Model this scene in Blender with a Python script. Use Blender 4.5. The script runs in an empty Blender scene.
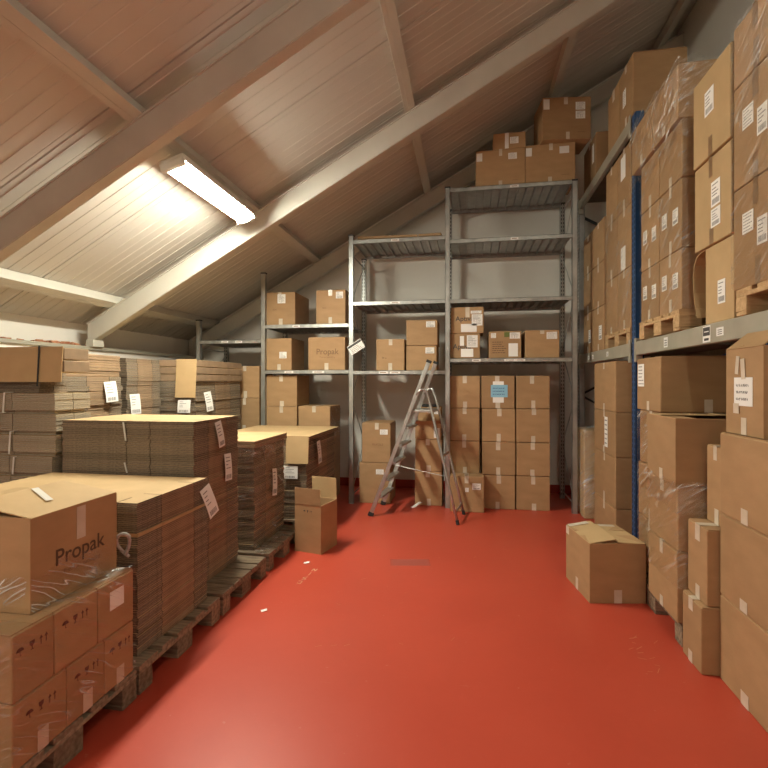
import bpy, bmesh, math, random
from mathutils import Vector, Matrix, noise
random.seed(11)
C = bpy.context.scene.collection
SC = bpy.context.scene
R = math.radians

# ------------------------------------------------------------------ materials
def new_mat(name):
    m = bpy.data.materials.new(name); m.use_nodes = True
    nt = m.node_tree; b = nt.nodes['Principled BSDF']
    return m, nt, b

def N(nt, t, **kw):
    n = nt.nodes.new(t)
    for k, v in kw.items():
        if k in n.inputs.keys(): n.inputs[k].default_value = v
        else: setattr(n, k, v)
    return n

def simple(name, col, rough=.5, metal=0.0, spec=.5):
    m, nt, b = new_mat(name)
    b.inputs['Base Color'].default_value = (*col, 1); b.inputs['Roughness'].default_value = rough
    b.inputs['Metallic'].default_value = metal; b.inputs['Specular IOR Level'].default_value = spec
    return m

def noisy(name, c1, c2, scale=8, rough=.6, metal=0, stretch=(1, 1, 1), rnd=0.0, bump=0.0, bscale=60, spec=.4, detail=4, coords='Object', r2=None):
    m, nt, b = new_mat(name)
    tc = N(nt, 'ShaderNodeTexCoord'); mp = N(nt, 'ShaderNodeMapping'); mp.inputs['Scale'].default_value = stretch
    nt.links.new(tc.outputs[coords], mp.inputs[0])
    nz = N(nt, 'ShaderNodeTexNoise', Scale=scale, Detail=detail); nt.links.new(mp.outputs[0], nz.inputs['Vector'])
    rp = N(nt, 'ShaderNodeValToRGB'); rp.color_ramp.elements[0].position = .3; rp.color_ramp.elements[1].position = .7
    rp.color_ramp.elements[0].color = (*c1, 1); rp.color_ramp.elements[1].color = (*c2, 1)
    nt.links.new(nz.outputs['Fac'], rp.inputs[0])
    out = rp.outputs[0]
    if rnd:
        oi = N(nt, 'ShaderNodeObjectInfo'); mr = N(nt, 'ShaderNodeMapRange')
        mr.inputs['To Min'].default_value = 1 - rnd; mr.inputs['To Max'].default_value = 1 + rnd
        nt.links.new(oi.outputs['Random'], mr.inputs['Value'])
        hs = N(nt, 'ShaderNodeHueSaturation'); nt.links.new(out, hs.inputs['Color']); nt.links.new(mr.outputs[0], hs.inputs['Value'])
        out = hs.outputs[0]
    nt.links.new(out, b.inputs['Base Color'])
    b.inputs['Roughness'].default_value = rough; b.inputs['Metallic'].default_value = metal
    b.inputs['Specular IOR Level'].default_value = spec
    if r2 is not None:
        mr2 = N(nt, 'ShaderNodeMapRange'); mr2.inputs['To Min'].default_value = rough; mr2.inputs['To Max'].default_value = r2
        nt.links.new(nz.outputs['Fac'], mr2.inputs['Value']); nt.links.new(mr2.outputs[0], b.inputs['Roughness'])
    if bump:
        nb = N(nt, 'ShaderNodeTexNoise', Scale=bscale, Detail=3); nt.links.new(mp.outputs[0], nb.inputs['Vector'])
        bp = N(nt, 'ShaderNodeBump', Strength=bump, Distance=.01); nt.links.new(nb.outputs['Fac'], bp.inputs['Height'])
        nt.links.new(bp.outputs[0], b.inputs['Normal'])
    return m

KRAFT = noisy('kraft', (.35, .215, .107), (.41, .255, .13), scale=5, rough=.62, stretch=(1, 1, 2.5), rnd=.1, bump=.06, bscale=40, spec=.25)
KRAFT_PALE = noisy('kraft_pale', (.45, .31, .155), (.52, .355, .185), scale=5, rough=.65, rnd=.07, bump=.05, bscale=40, spec=.25)
KRAFT_IN = noisy('kraft_inside', (.40, .25, .125), (.46, .29, .15), scale=5, rough=.7, rnd=.05, spec=.2)
FLUTE = noisy('fluted_edge', (.155, .122, .088), (.28, .222, .16), scale=60, rough=.85, stretch=(1, 1, 3.0), rnd=.16, spec=.15, detail=2)
GREY_EDGE = noisy('grey_edge', (.30, .25, .18), (.42, .36, .27), scale=70, rough=.85, stretch=(1, 1, 3), rnd=.08, spec=.15, detail=2)
FOLD = noisy('fold_edge', (.24, .165, .105), (.33, .225, .14), scale=9, rough=.7, rnd=.16, spec=.2)
TAPE = noisy('tape', (.55, .47, .36), (.66, .58, .47), scale=12, rough=.3, rnd=.06, spec=.5)
TAPE_BROWN = noisy('tape_brown', (.22, .14, .075), (.27, .17, .09), scale=12, rough=.3, spec=.5)
PAPER = noisy('paper', (.80, .785, .75), (.85, .835, .80), scale=4, rough=.6, rnd=.05)
BLUEP = noisy('blue_paper', (.24, .50, .68), (.30, .57, .74), scale=4, rough=.6)
INK = simple('ink', (.06, .056, .054), .6)
GREYINK = simple('grey_print', (.22, .21, .205), .6)
INKB = simple('brown_print', (.10, .055, .03), .7)
INKF = simple('faint_print', (.22, .125, .06), .7)
RED_INK = simple('maroon_print', (.10, .028, .02), .7)
GALV = noisy('galvanised', (.34, .345, .33), (.50, .505, .48), scale=14, rough=.34, metal=.75, stretch=(1, 1, .4), spec=.5, r2=.5)
GALVD = noisy('galvanised_panel', (.40, .40, .38), (.52, .52, .50), scale=10, rough=.42, metal=.65, spec=.5)
HOLE = simple('slot_dark', (.02, .02, .02), .8)
BLUE = noisy('blue_paint', (.018, .062, .165), (.026, .082, .205), scale=9, rough=.4, bump=.03)
BEAM = noisy('beam_paint', (.35, .325, .255), (.41, .38, .30), scale=7, rough=.5, metal=.15)
ALU = noisy('aluminium', (.42, .42, .40), (.56, .56, .54), scale=12, rough=.3, metal=.8)
RUBBER = simple('rubber', (.02, .02, .02), .7)
WOOD = noisy('pallet_wood', (.16, .115, .075), (.33, .25, .17), scale=7, rough=.8, stretch=(1, 7, 7), rnd=.2, bump=.25, bscale=50, spec=.2)
WOODN = noisy('new_pallet_wood', (.42, .27, .13), (.58, .40, .22), scale=7, rough=.75, stretch=(1, 7, 7), rnd=.12, bump=.2, bscale=50, spec=.2)
STEEL = noisy('rafter_paint', (.50, .48, .42), (.57, .55, .485), scale=3, rough=.5, bump=.02, bscale=8)
WALLM = noisy('wall_plaster', (.76, .73, .665), (.82, .79, .73), scale=1.2, rough=.8, bump=.08, bscale=12, detail=6)
SKIRT = noisy('red_skirting', (.33, .035, .02), (.38, .045, .026), scale=3, rough=.4)
BRICK = noisy('brick', (.30, .10, .05), (.48, .24, .13), scale=30, rough=.9)
BLACKM = simple('black_plastic', (.02, .02, .022), .5)
STRAP = simple('strap_white', (.70, .68, .62), .4)
FIXT = noisy('fixture_plastic', (.62, .60, .55), (.68, .66, .61), scale=5, rough=.45)

def ceiling_mat():
    return noisy('ceiling_panel', (.53, .50, .45), (.575, .545, .49), scale=1.4, rough=.5, bump=.02, bscale=10, spec=.4)
CEIL = ceiling_mat()

def floor_mat():
    m, nt, b = new_mat('red_epoxy')
    tc = N(nt, 'ShaderNodeTexCoord')
    n1 = N(nt, 'ShaderNodeTexNoise', Scale=1.3, Detail=6, Roughness=.6); nt.links.new(tc.outputs['Object'], n1.inputs['Vector'])
    r1 = N(nt, 'ShaderNodeValToRGB'); e = r1.color_ramp.elements
    e[0].position = .3; e[0].color = (.43, .056, .030, 1); e[1].position = .72; e[1].color = (.49, .068, .037, 1)
    nt.links.new(n1.outputs['Fac'], r1.inputs[0])
    # fine pale scuffs and specks
    n2 = N(nt, 'ShaderNodeTexNoise', Scale=26, Detail=2); nt.links.new(tc.outputs['Object'], n2.inputs['Vector'])
    r2 = N(nt, 'ShaderNodeValToRGB'); r2.color_ramp.elements[0].position = .73; r2.color_ramp.elements[1].position = .77
    nt.links.new(n2.outputs['Fac'], r2.inputs[0])
    mp = N(nt, 'ShaderNodeMapping'); mp.inputs['Scale'].default_value = (3, 40, 1); mp.inputs['Rotation'].default_value = (0, 0, .9)
    nt.links.new(tc.outputs['Object'], mp.inputs[0])
    n3 = N(nt, 'ShaderNodeTexNoise', Scale=1.5, Detail=3); nt.links.new(mp.outputs[0], n3.inputs['Vector'])
    r3 = N(nt, 'ShaderNodeValToRGB'); r3.color_ramp.elements[0].position = .72; r3.color_ramp.elements[1].position = .80
    nt.links.new(n3.outputs['Fac'], r3.inputs[0])
    mx = N(nt, 'ShaderNodeMath', operation='ADD'); nt.links.new(r2.outputs[0], mx.inputs[0]); nt.links.new(r3.outputs[0], mx.inputs[1])
    mu = N(nt, 'ShaderNodeMath', operation='MULTIPLY'); mu.inputs[1].default_value = .28; nt.links.new(mx.outputs[0], mu.inputs[0])
    mc = N(nt, 'ShaderNodeMixRGB'); mc.inputs['Color2'].default_value = (.55, .26, .18, 1)
    nt.links.new(mu.outputs[0], mc.inputs['Fac']); nt.links.new(r1.outputs[0], mc.inputs['Color1'])
    nt.links.new(mc.outputs[0], b.inputs['Base Color'])
    mr = N(nt, 'ShaderNodeMapRange'); mr.inputs['To Min'].default_value = .30; mr.inputs['To Max'].default_value = .48
    nt.links.new(n1.outputs['Fac'], mr.inputs['Value']); nt.links.new(mr.outputs[0], b.inputs['Roughness'])
    b.inputs['Specular IOR Level'].default_value = .4
    n4 = N(nt, 'ShaderNodeTexNoise', Scale=14, Detail=4); nt.links.new(tc.outputs['Object'], n4.inputs['Vector'])
    bp = N(nt, 'ShaderNodeBump', Strength=.06, Distance=.01); nt.links.new(n4.outputs['Fac'], bp.inputs['Height']); nt.links.new(bp.outputs[0], b.inputs['Normal'])
    return m
FLOORM = floor_mat()

def film_mat(name, lo, hi, sc=(5, 5, 14), width=.035, crease_glint=.45):
    m, nt, b = new_mat(name)
    nt.nodes.remove(b); out = nt.nodes['Material Output']
    tc = N(nt, 'ShaderNodeTexCoord'); mp = N(nt, 'ShaderNodeMapping')
    mp.inputs['Scale'].default_value = sc
    m_0 = N(nt, 'ShaderNodeMapping'); m_0.inputs['Rotation'].default_value = (.55, .5, .25)
    nt.links.new(tc.outputs['Object'], m_0.inputs[0]); nt.links.new(m_0.outputs[0], mp.inputs[0])
    nz = N(nt, 'ShaderNodeTexNoise', Scale=2.2, Detail=5, Roughness=.65); nt.links.new(mp.outputs[0], nz.inputs['Vector'])
    mr = N(nt, 'ShaderNodeMapRange'); mr.inputs['From Min'].default_value = .5; mr.inputs['From Max'].default_value = .72
    mr.inputs['To Min'].default_value = lo; mr.inputs['To Max'].default_value = hi
    nt.links.new(nz.outputs['Fac'], mr.inputs['Value'])
    # whitened creases that also paint in glints: thin ridges of a second, drawn-out noise
    n2 = N(nt, 'ShaderNodeTexNoise', Scale=1.7, Detail=.5, Roughness=.5); nt.links.new(mp.outputs[0], n2.inputs['Vector'])
    s1 = N(nt, 'ShaderNodeMath', operation='SUBTRACT'); s1.inputs[1].default_value = .5; nt.links.new(n2.outputs['Fac'], s1.inputs[0])
    s2 = N(nt, 'ShaderNodeMath', operation='ABSOLUTE'); nt.links.new(s1.outputs[0], s2.inputs[0])
    cr = N(nt, 'ShaderNodeMapRange'); cr.inputs['From Min'].default_value = 0; cr.inputs['From Max'].default_value = width
    cr.inputs['To Min'].default_value = 1; cr.inputs['To Max'].default_value = 0; nt.links.new(s2.outputs[0], cr.inputs['Value'])
    n3 = N(nt, 'ShaderNodeTexNoise', Scale=5, Detail=2); nt.links.new(tc.outputs['Object'], n3.inputs['Vector'])
    r3 = N(nt, 'ShaderNodeMapRange'); r3.inputs['From Min'].default_value = .45; r3.inputs['From Max'].default_value = .65; r3.inputs['To Max'].default_value = crease_glint
    nt.links.new(n3.outputs['Fac'], r3.inputs['Value'])
    cm = N(nt, 'ShaderNodeMath', operation='MULTIPLY'); nt.links.new(cr.outputs[0], cm.inputs[0]); nt.links.new(r3.outputs[0], cm.inputs[1])
    ad = N(nt, 'ShaderNodeMath', operation='ADD', use_clamp=True); nt.links.new(mr.outputs[0], ad.inputs[0]); nt.links.new(cm.outputs[0], ad.inputs[1])
    bp = N(nt, 'ShaderNodeBump', Strength=.9, Distance=.03); nt.links.new(nz.outputs['Fac'], bp.inputs['Height'])
    tr = N(nt, 'ShaderNodeBsdfTransparent'); tr.inputs[0].default_value = (.97, .965, .95, 1)
    gl = N(nt, 'ShaderNodeBsdfGlossy', Roughness=.2); gl.inputs[0].default_value = (.95, .95, .95, 1)
    df = N(nt, 'ShaderNodeBsdfTranslucent'); df.inputs[0].default_value = (.8, .8, .78, 1)
    d2 = N(nt, 'ShaderNodeBsdfDiffuse'); d2.inputs[0].default_value = (.8, .78, .74, 1)
    nt.links.new(bp.outputs[0], gl.inputs['Normal'])
    m0 = N(nt, 'ShaderNodeMixShader'); nt.links.new(cr.outputs[0], m0.inputs[0])
    nt.links.new(gl.outputs[0], m0.inputs[1]); nt.links.new(d2.outputs[0], m0.inputs[2])
    m1 = N(nt, 'ShaderNodeMixShader'); nt.links.new(ad.outputs[0], m1.inputs[0])
    nt.links.new(tr.outputs[0], m1.inputs[1]); nt.links.new(m0.outputs[0], m1.inputs[2]); nt.links.new(m1.outputs[0], out.inputs[0])
    return m
FILM = film_mat('stretch_film', .05, .28, (1.6, 1.6, 18), .03, .5)
FILM_HEAVY = film_mat('stretch_film_bunched', .08, .5, (2.0, 2.0, 19), .04, .9)

def emit(name, col, s):
    m, nt, b = new_mat(name); b.inputs['Base Color'].default_value = (.9, .9, .88, 1)
    b.inputs['Emission Color'].default_value = (*col, 1); b.inputs['Emission Strength'].default_value = s
    return m

# ------------------------------------------------------------------ mesh helpers
def finish(bm, name, mats, parent=None, smooth=False):
    bmesh.ops.recalc_face_normals(bm, faces=bm.faces)
    me = bpy.data.meshes.new(name); bm.to_mesh(me); bm.free()
    for m in (mats if isinstance(mats, (list, tuple)) else [mats]): me.materials.append(m)
    if smooth:
        for p in me.polygons: p.use_smooth = True
    o = bpy.data.objects.new(name, me); C.objects.link(o)
    if parent is not None: o.parent = parent
    return o

def tag(o, label=None, cat=None, group=None, kind=None):
    if label: o['label'] = label
    if cat: o['category'] = cat
    if group: o['group'] = group
    if kind: o['kind'] = kind
    return o

def empty(name, loc, rz=0, label=None, cat=None, group=None):
    o = bpy.data.objects.new(name, None); C.objects.link(o); o.empty_display_size = .1
    o.location = loc; o.rotation_euler = (0, 0, rz)
    return tag(o, label, cat, group)

def add_box(bm, x0, x1, y0, y1, z0, z1, mat=0, M=None, bevel=0, jit=0):
    vs = []
    for z in (z0, z1):
        for x, y in ((x0, y0), (x1, y0), (x1, y1), (x0, y1)):
            v = Vector((x, y, z))
            if jit: v += Vector([random.uniform(-jit, jit) for _ in range(3)])
            vs.append(bm.verts.new(M @ v if M else v))
    fs = [bm.faces.new([vs[i] for i in q]) for q in ((3, 2, 1, 0), (4, 5, 6, 7), (0, 1, 5, 4), (1, 2, 6, 5), (2, 3, 7, 6), (3, 0, 4, 7))]
    for f in fs: f.material_index = mat
    if bevel:
        es = list({e for f in fs for e in f.edges})
        r = bmesh.ops.bevel(bm, geom=es, offset=bevel, segments=2, affect='EDGES', profile=.5)
        for f in r['faces']: f.material_index = mat
    return vs

def frame_of(d):
    d = d.normalized(); up = Vector((0, 0, 1)) if abs(d.z) < .95 else Vector((1, 0, 0))
    a = d.cross(up).normalized(); b = a.cross(d).normalized()
    return a, b

def add_tube(bm, pts, r, n=10, caps=True, mat=0):
    pts = [Vector(p) for p in pts]; rings = []
    for i, p in enumerate(pts):
        d = (pts[min(i + 1, len(pts) - 1)] - pts[max(i - 1, 0)])
        a, b = frame_of(d)
        rings.append([bm.verts.new(p + a * r * math.cos(2 * math.pi * k / n) + b * r * math.sin(2 * math.pi * k / n)) for k in range(n)])
    for r0, r1 in zip(rings, rings[1:]):
        for k in range(n): bm.faces.new((r0[k], r0[(k + 1) % n], r1[(k + 1) % n], r1[k])).material_index = mat
    if caps: bm.faces.new(rings[0]).material_index = mat; bm.faces.new(rings[-1][::-1]).material_index = mat

def add_bar(bm, p, q, w, t, side=None, mat=0, bevel=0):
    """rectangular bar from p to q; w along 'side', t across"""
    p, q = Vector(p), Vector(q); d = (q - p).normalized()
    s = Vector(side) if side else frame_of(d)[0]
    s = (s - d * s.dot(d)).normalized(); t_ = d.cross(s)
    M = Matrix.Identity(4)
    for i in range(3): M[i][0] = s[i]; M[i][1] = t_[i]; M[i][2] = d[i]; M[i][3] = p[i]
    add_box(bm, -w / 2, w / 2, -t / 2, t / 2, 0, (q - p).length, mat, M, bevel)

def text_mesh(s, size, mat, name='lettering', bold=0):
    cu = bpy.data.curves.new('t', 'FONT'); cu.body = s; cu.size = size; cu.align_x = 'CENTER'; cu.align_y = 'CENTER'; cu.extrude = .0002; cu.offset = bold
    o = bpy.data.objects.new('t', cu); C.objects.link(o)
    dg = bpy.context.evaluated_depsgraph_get(); dg.update()
    me = bpy.data.meshes.new_from_object(o.evaluated_get(dg)); bpy.data.objects.remove(o); bpy.data.curves.remove(cu)
    me.name = name; me.materials.clear(); me.materials.append(mat)
    return me

def face_mat(face, dims, u=0, v=0, off=.0012, rot=0):
    """matrix on a face of a box with base centre at origin. u,v in metres from the face centre"""
    dx, dy, dz = dims
    T = {'+X': ((0, 1, 0), (0, 0, 1), (1, 0, 0), (dx / 2, 0, dz / 2)), '-X': ((0, -1, 0), (0, 0, 1), (-1, 0, 0), (-dx / 2, 0, dz / 2)),
         '-Y': ((1, 0, 0), (0, 0, 1), (0, -1, 0), (0, -dy / 2, dz / 2)), '+Y': ((-1, 0, 0), (0, 0, 1), (0, 1, 0), (0, dy / 2, dz / 2)),
         '+Z': ((1, 0, 0), (0, 1, 0), (0, 0, 1), (0, 0, dz))}[face]
    U, V, W, O = [Vector(t) for t in T]
    O = O + U * u + V * v + W * off
    M = Matrix.Identity(4)
    for i in range(3): M[i][0] = U[i]; M[i][1] = V[i]; M[i][2] = W[i]; M[i][3] = O[i]
    return M @ Matrix.Rotation(rot, 4, 'Z')

def label_bm(w, h, style, seed=0):
    rs = random.Random(seed); bm = bmesh.new()
    add_box(bm, -w / 2, w / 2, -h / 2, h / 2, 0, .0006, 0)
    def q(x0, x1, y0, y1): add_box(bm, x0, x1, y0, y1, .0006, .0009, 1)
    if style == 'barcode':
        x = -w * .38
        while x < w * .38:
            b = w * rs.uniform(.012, .035); q(x, min(x + b, w * .38), -h * .42, -h * .2); x += b + w * rs.uniform(.012, .03)
        for k, y in enumerate((.36, .2, .06, -.06)):
            q(-w * .4, -w * .4 + w * rs.uniform(.3, .75), h * y - h * .018, h * y + h * .022)
    elif style == 'text':
        n = 6
        for k in range(n):
            y = h * (.38 - .76 * k / (n - 1)); x = -w * .4; e = w * rs.uniform(.1, .4)
            while x < e:
                b = w * rs.uniform(.05, .16); q(x, min(x + b, w * .42), y - h * .022, y + h * .022); x += b + w * .03
    elif style == 'two':
        q(-w * .4, w * .4, h * .05, h * .075); q(-.004, .0, -h * .4, h * .05)
        for k in range(4):
            y = h * (.42 - .1 * k); q(-w * .38, w * rs.uniform(-.1, .35), y - h * .014, y + h * .014)
        for sx in (-.24, .22):
            for k in range(3): q(w * sx - w * .13, w * sx + w * rs.uniform(.02, .14), -h * (.08 + .12 * k), -h * (.05 + .12 * k))
    elif style == 'hand':
        for k in range(3):
            x = -w * .36; y = h * (.22 - .24 * k)
            while x < w * .3:
                b = w * rs.uniform(.03, .08)
                M = Matrix.Translation((x, y + rs.uniform(-.02, .02) * h, 0)) @ Matrix.Rotation(rs.uniform(-.9, .9), 4, 'Z')
                add_box(bm, -b / 2, b / 2, -h * .016, h * .016, .0006, .0009, 1, M); 
                M = Matrix.Translation((x, y, 0)) @ Matrix.Rotation(rs.uniform(.8, 2.2), 4, 'Z')
                add_box(bm, -h * .05, h * .05, -h * .014, h * .014, .0006, .0009, 1, M); x += b * 1.25
    return bm

def put_label(root, dims, face, u, v, w, h, style='barcode', rot=0, name='shipping_label', mats=None, off=.0015):
    o = finish(label_bm(w, h, style, random.randint(0, 9999)), name, mats or [PAPER, GREYINK], root)
    o.matrix_local = face_mat(face, dims, u, v, off, rot); return o

def put_text(root, dims, face, u, v, size, s, mat=INK, rot=0, bold=0, name='lettering'):
    me = text_mesh(s, size, mat, name, bold); o = bpy.data.objects.new(name, me); C.objects.link(o); o.parent = root
    o.matrix_local = face_mat(face, dims, u, v, .0016, rot); return o

def handling_bm(s):
    """umbrella, glass and two up arrows in a row, each about s high"""
    bm = bmesh.new()
    def poly(pts, dx):
        f = bm.faces.new([bm.verts.new((x * s + dx * s, y * s, 0)) for x, y in pts])
        r = bmesh.ops.extrude_face_region(bm, geom=[f]); bmesh.ops.translate(bm, vec=(0, 0, .0004), verts=[e for e in r['geom'] if isinstance(e, bmesh.types.BMVert)])
    poly([(-.42, 0)] + [(-.42 * math.cos(a), .38 * math.sin(a)) for a in [math.pi * k / 8 for k in range(1, 8)]] + [(.42, 0)], -1.3)
    poly([(-.03, -.42), (.03, -.42), (.03, 0), (-.03, 0)], -1.3); poly([(.03, -.42), (.14, -.42), (.14, -.34), (.03, -.36)], -1.3)
    poly([(-.3, .42), (.3, .42), (.26, .05), (.06, -.12), (-.06, -.12), (-.26, .05)], 0); poly([(-.05, -.12), (.05, -.12), (.05, -.4), (-.05, -.4)], 0); poly([(-.2, -.4), (.2, -.4), (.2, -.46), (-.2, -.46)], 0)
    for d in (1.0, 1.6):
        poly([(-.05, -.46), (.05, -.46), (.05, .12), (-.05, .12)], d); poly([(-.2, .12), (.2, .12), (0, .46)], d)
    return bm
def put_marks(root, dims, face, u, v, s, mat=INK):
    o = finish(handling_bm(s), 'handling_symbols', mat, root); o.matrix_local = face_mat(face, dims, u, v, .0014); return o

def flap_obj(root, dims, edge, ang, length, mat=None, thick=.0045, inset=.004, label=None, drop=0):
    """flap hinged on the top edge: 0 deg outwards, 90 up, 180 folded in over the box"""
    dx, dy, dz = dims
    U, W, O = {'+X': ((0, 1, 0), (1, 0, 0), (dx / 2, 0, dz)), '-X': ((0, -1, 0), (-1, 0, 0), (-dx / 2, 0, dz)),
               '-Y': ((1, 0, 0), (0, -1, 0), (0, -dy / 2, dz)), '+Y': ((-1, 0, 0), (0, 1, 0), (0, dy / 2, dz))}[edge]
    U, W, O = Vector(U), Vector(W), Vector(O); Z = Vector((0, 0, 1))
    half = (dy if edge[1] == 'X' else dx) / 2 - inset
    D = W * math.cos(R(ang)) + Z * math.sin(R(ang)); Nn = U.cross(D).normalized()
    if ang > 90 and Nn.z < 0: Nn = -Nn
    M = Matrix.Identity(4)
    O = O - Z * drop
    for i in range(3): M[i][0] = U[i]; M[i][1] = D[i]; M[i][2] = Nn[i]; M[i][3] = O[i]
    bm = bmesh.new(); add_box(bm, -half, half, 0, length, 0, thick, 0, M)
    o = finish(bm, 'flap', mat or KRAFT, root)
    if label: o['label'] = label
    return o

def box(label, X, Y, Z, group=None, rz=0, seam='y', tape='', tapemat=None, labels=(), texts=(), marks=(), open_=None, lift=0, mat=None, tw=.05, td=.075, cat='box', center=None, dims=None):
    """cardboard box from metre bounds. seam: direction of the top seam. tape: string of faces with 't' (top) / 'b' (bottom) strips, e.g. '-Y:tb'"""
    if dims is None:
        dims = (X[1] - X[0], Y[1] - Y[0], Z[1] - Z[0]); loc = ((X[0] + X[1]) / 2, (Y[0] + Y[1]) / 2, Z[0])
    else: loc = (*center, Z[0])
    loc = (loc[0], loc[1], loc[2] + (.0012 if loc[2] > .001 else .0004)); dims = (dims[0], dims[1], dims[2] - .0022)
    dx, dy, dz = dims; mat = mat or KRAFT
    root = empty('cardboard_box', loc, rz, label, cat, group)
    bm = bmesh.new()
    if open_ is None:
        add_box(bm, -dx / 2, dx / 2, -dy / 2, dy / 2, 0, dz - .0055, 0, None, .006, 0)
    else:
        t = .006
        add_box(bm, -dx / 2, dx / 2, -dy / 2, dy / 2, 0, t)
        add_box(bm, -dx / 2, -dx / 2 + t, -dy / 2, dy / 2, t, dz); add_box(bm, dx / 2 - t, dx / 2, -dy / 2, dy / 2, t, dz)
        add_box(bm, -dx / 2 + t, dx / 2 - t, -dy / 2, -dy / 2 + t, t, dz); add_box(bm, -dx / 2 + t, dx / 2 - t, dy / 2 - t, dy / 2, t, dz)
    finish(bm, 'carton', mat, root)
    if open_ is None:
        if seam == 'y': flap_e, L = ('-X', '+X'), dx / 2 - .004
        else: flap_e, L = ('-Y', '+Y'), dy / 2 - .001
        for k, e in enumerate(flap_e):
            flap_obj(root, (dx - .006, dy, dz - .0055), e, 180 - (lift * (1 if k else .6)), L, mat, inset=.004)
    else:
        for spec in open_: flap_obj(root, dims, *spec)
    for part in tape.split():
        f, ps = part.split(':')
        horiz = dx if f[1] == 'Y' else dy
        for p in ps:
            w = tw * random.uniform(.9, 1.1); l = td * random.uniform(.85, 1.25)
            u0 = random.uniform(-.012, .012)
            bm = bmesh.new(); add_box(bm, -w / 2, w / 2, -l / 2, l / 2, 0, .0007)
            if p == 't':
                # the strip runs on over the top along the seam
                o = finish(bm, 'tape', tapemat or TAPE, root); o.matrix_local = face_mat(f, dims, u0, dz / 2 - l / 2 - .001, .0012)
                ln = dy if f[1] == 'Y' else dx
                if (seam == 'y') == (f[1] == 'Y') and lift < .5:
                    bm = bmesh.new(); add_box(bm, -w / 2, w / 2, -.004, ln * .96, 0, .0007)
                    o = finish(bm, 'tape', tapemat or TAPE, root)
                    W = {'-Y': 0, '+Y': math.pi, '+X': math.pi / 2, '-X': -math.pi / 2}[f]
                    o.matrix_local = Matrix.Rotation(W, 4, 'Z') @ Matrix.Translation((u0, -(ln / 2), dz + .0008))
            elif p == 'b':
                o = finish(bm, 'tape', tapemat or TAPE, root); o.matrix_local = face_mat(f, dims, u0, -dz / 2 + l / 2 + .001, .0012)
            elif p == 'T':
                o = finish(bm, 'tape', tapemat or TAPE, root); o.matrix_local = face_mat(f, dims, u0, dz / 2 - l / 2 - .001, .0012)
    for L in labels:
        f, u, v, w, h = L[:5]; st = L[5] if len(L) > 5 else 'barcode'; rot = L[6] if len(L) > 6 else 0
        W = dx if f[1] in 'YZ' else dy
        put_label(root, dims, f, u * W, v * (dy if f == '+Z' else dz), w, h, st, rot, off=.0022)
    for T in texts:
        f, u, v, s, st = T[:5]; W = dx if f[1] == 'Y' else dy
        put_text(root, dims, f, u * W, v * dz, s, st, *(T[5:]))
    for Mk in marks:
        f, u, v, s = Mk[:4]; W = dx if f[1] == 'Y' else dy
        put_marks(root, dims, f, u * W, v * dz, s, *(Mk[4:]))
    return root

# ------------------------------------------------------------------ setting
XL, XU, XR, YB, YF = -4.15, -4.38, 2.75, 7.0, -2.2
SL = .558; ANG = math.atan(SL)
def z_under(x): return 4.306 + SL * x           # underside of the rafters
def z_purlin(x): return z_under(x) + .2 / math.cos(ANG)
def z_ceil(x): return z_purlin(x) + .11 / math.cos(ANG)

bm = bmesh.new(); add_box(bm, -4.5, XR + .1, YF, YB + .1, -.1, 0)
floor = tag(finish(bm, 'floor', FLOORM), 'glossy red painted warehouse floor', None, None, 'structure')

def quad_marks(name, mat, quads, label=None):
    bm = bmesh.new()
    for x0, y0, x1, y1, w in quads:
        add_bar(bm, (x0, y0, .0006), (x1, y1, .0006), .0008, w, (0, 0, 1))
    o = finish(bm, name, mat, floor); o.location = (0, 0, 0); o['kind'] = 'structure'
    return o
CHALK = simple('chalk', (.60, .42, .26), .9)
rs = random.Random(4)
q = []
bx, by = -1.30, 3.52     # J S I N like strokes beside the left pallets
for k, strokes in enumerate([[(0, .05, .03, .05), (.03, .05, .03, 0), (.03, 0, 0, .01)], [(0, 0, .035, .005), (.035, .005, 0, .03), (0, .03, .035, .05)], [(.015, 0, .02, .05)], [(0, 0, .005, .05), (.005, .05, .03, 0), (.03, 0, .035, .05)]]):
    for x0, y0, x1, y1 in strokes: q.append((bx + x0 + .012 * k, by + y0 + .085 * k, bx + x1 + .012 * k, by + y1 + .085 * k, .005))
quad_marks('floor_markings', CHALK, q)
q = []
for k in range(12):
    x = 1.0 + rs.uniform(-.10, .10); y = 2.95 + rs.uniform(-.22, .2); a = rs.uniform(-.6, 1.2); l = rs.uniform(.02, .06)
    q.append((x, y, x + l * math.cos(a), y + l * math.sin(a), rs.uniform(.002, .005)))
for k in range(14):
    x = rs.uniform(-.9, .9); y = rs.uniform(2.6, 4.8); a = rs.uniform(0, 3); l = rs.uniform(.01, .05)
    q.append((x, y, x + l * math.cos(a), y + l * math.sin(a), rs.uniform(.0015, .003)))
quad_marks('floor_markings', simple('scuff', (.55, .22, .13), .8), q)
bm = bmesh.new(); M = Matrix.Translation((-.49, 4.1, 0)) @ Matrix.Rotation(R(10), 4, 'Z')
add_box(bm, -.17, .17, -.075, .075, 0, .0008, 0, M)
for k in range(5): add_box(bm, -.15, .15, -.055 + .025 * k, -.045 + .025 * k, .0008, .0012, 1, M)
o = finish(bm, 'floor_panel', [simple('floor_patch', (.35, .065, .042), .6), simple('floor_patch_line', (.28, .06, .042), .6)], floor); o['kind'] = 'structure'

def wall(name, x0, x1, y0, y1, z0, z1, label=None, mat=WALLM):
    bm = bmesh.new(); add_box(bm, x0, x1, y0, y1, z0, z1); return tag(finish(bm, name, mat), label, None, None, 'structure')
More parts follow.
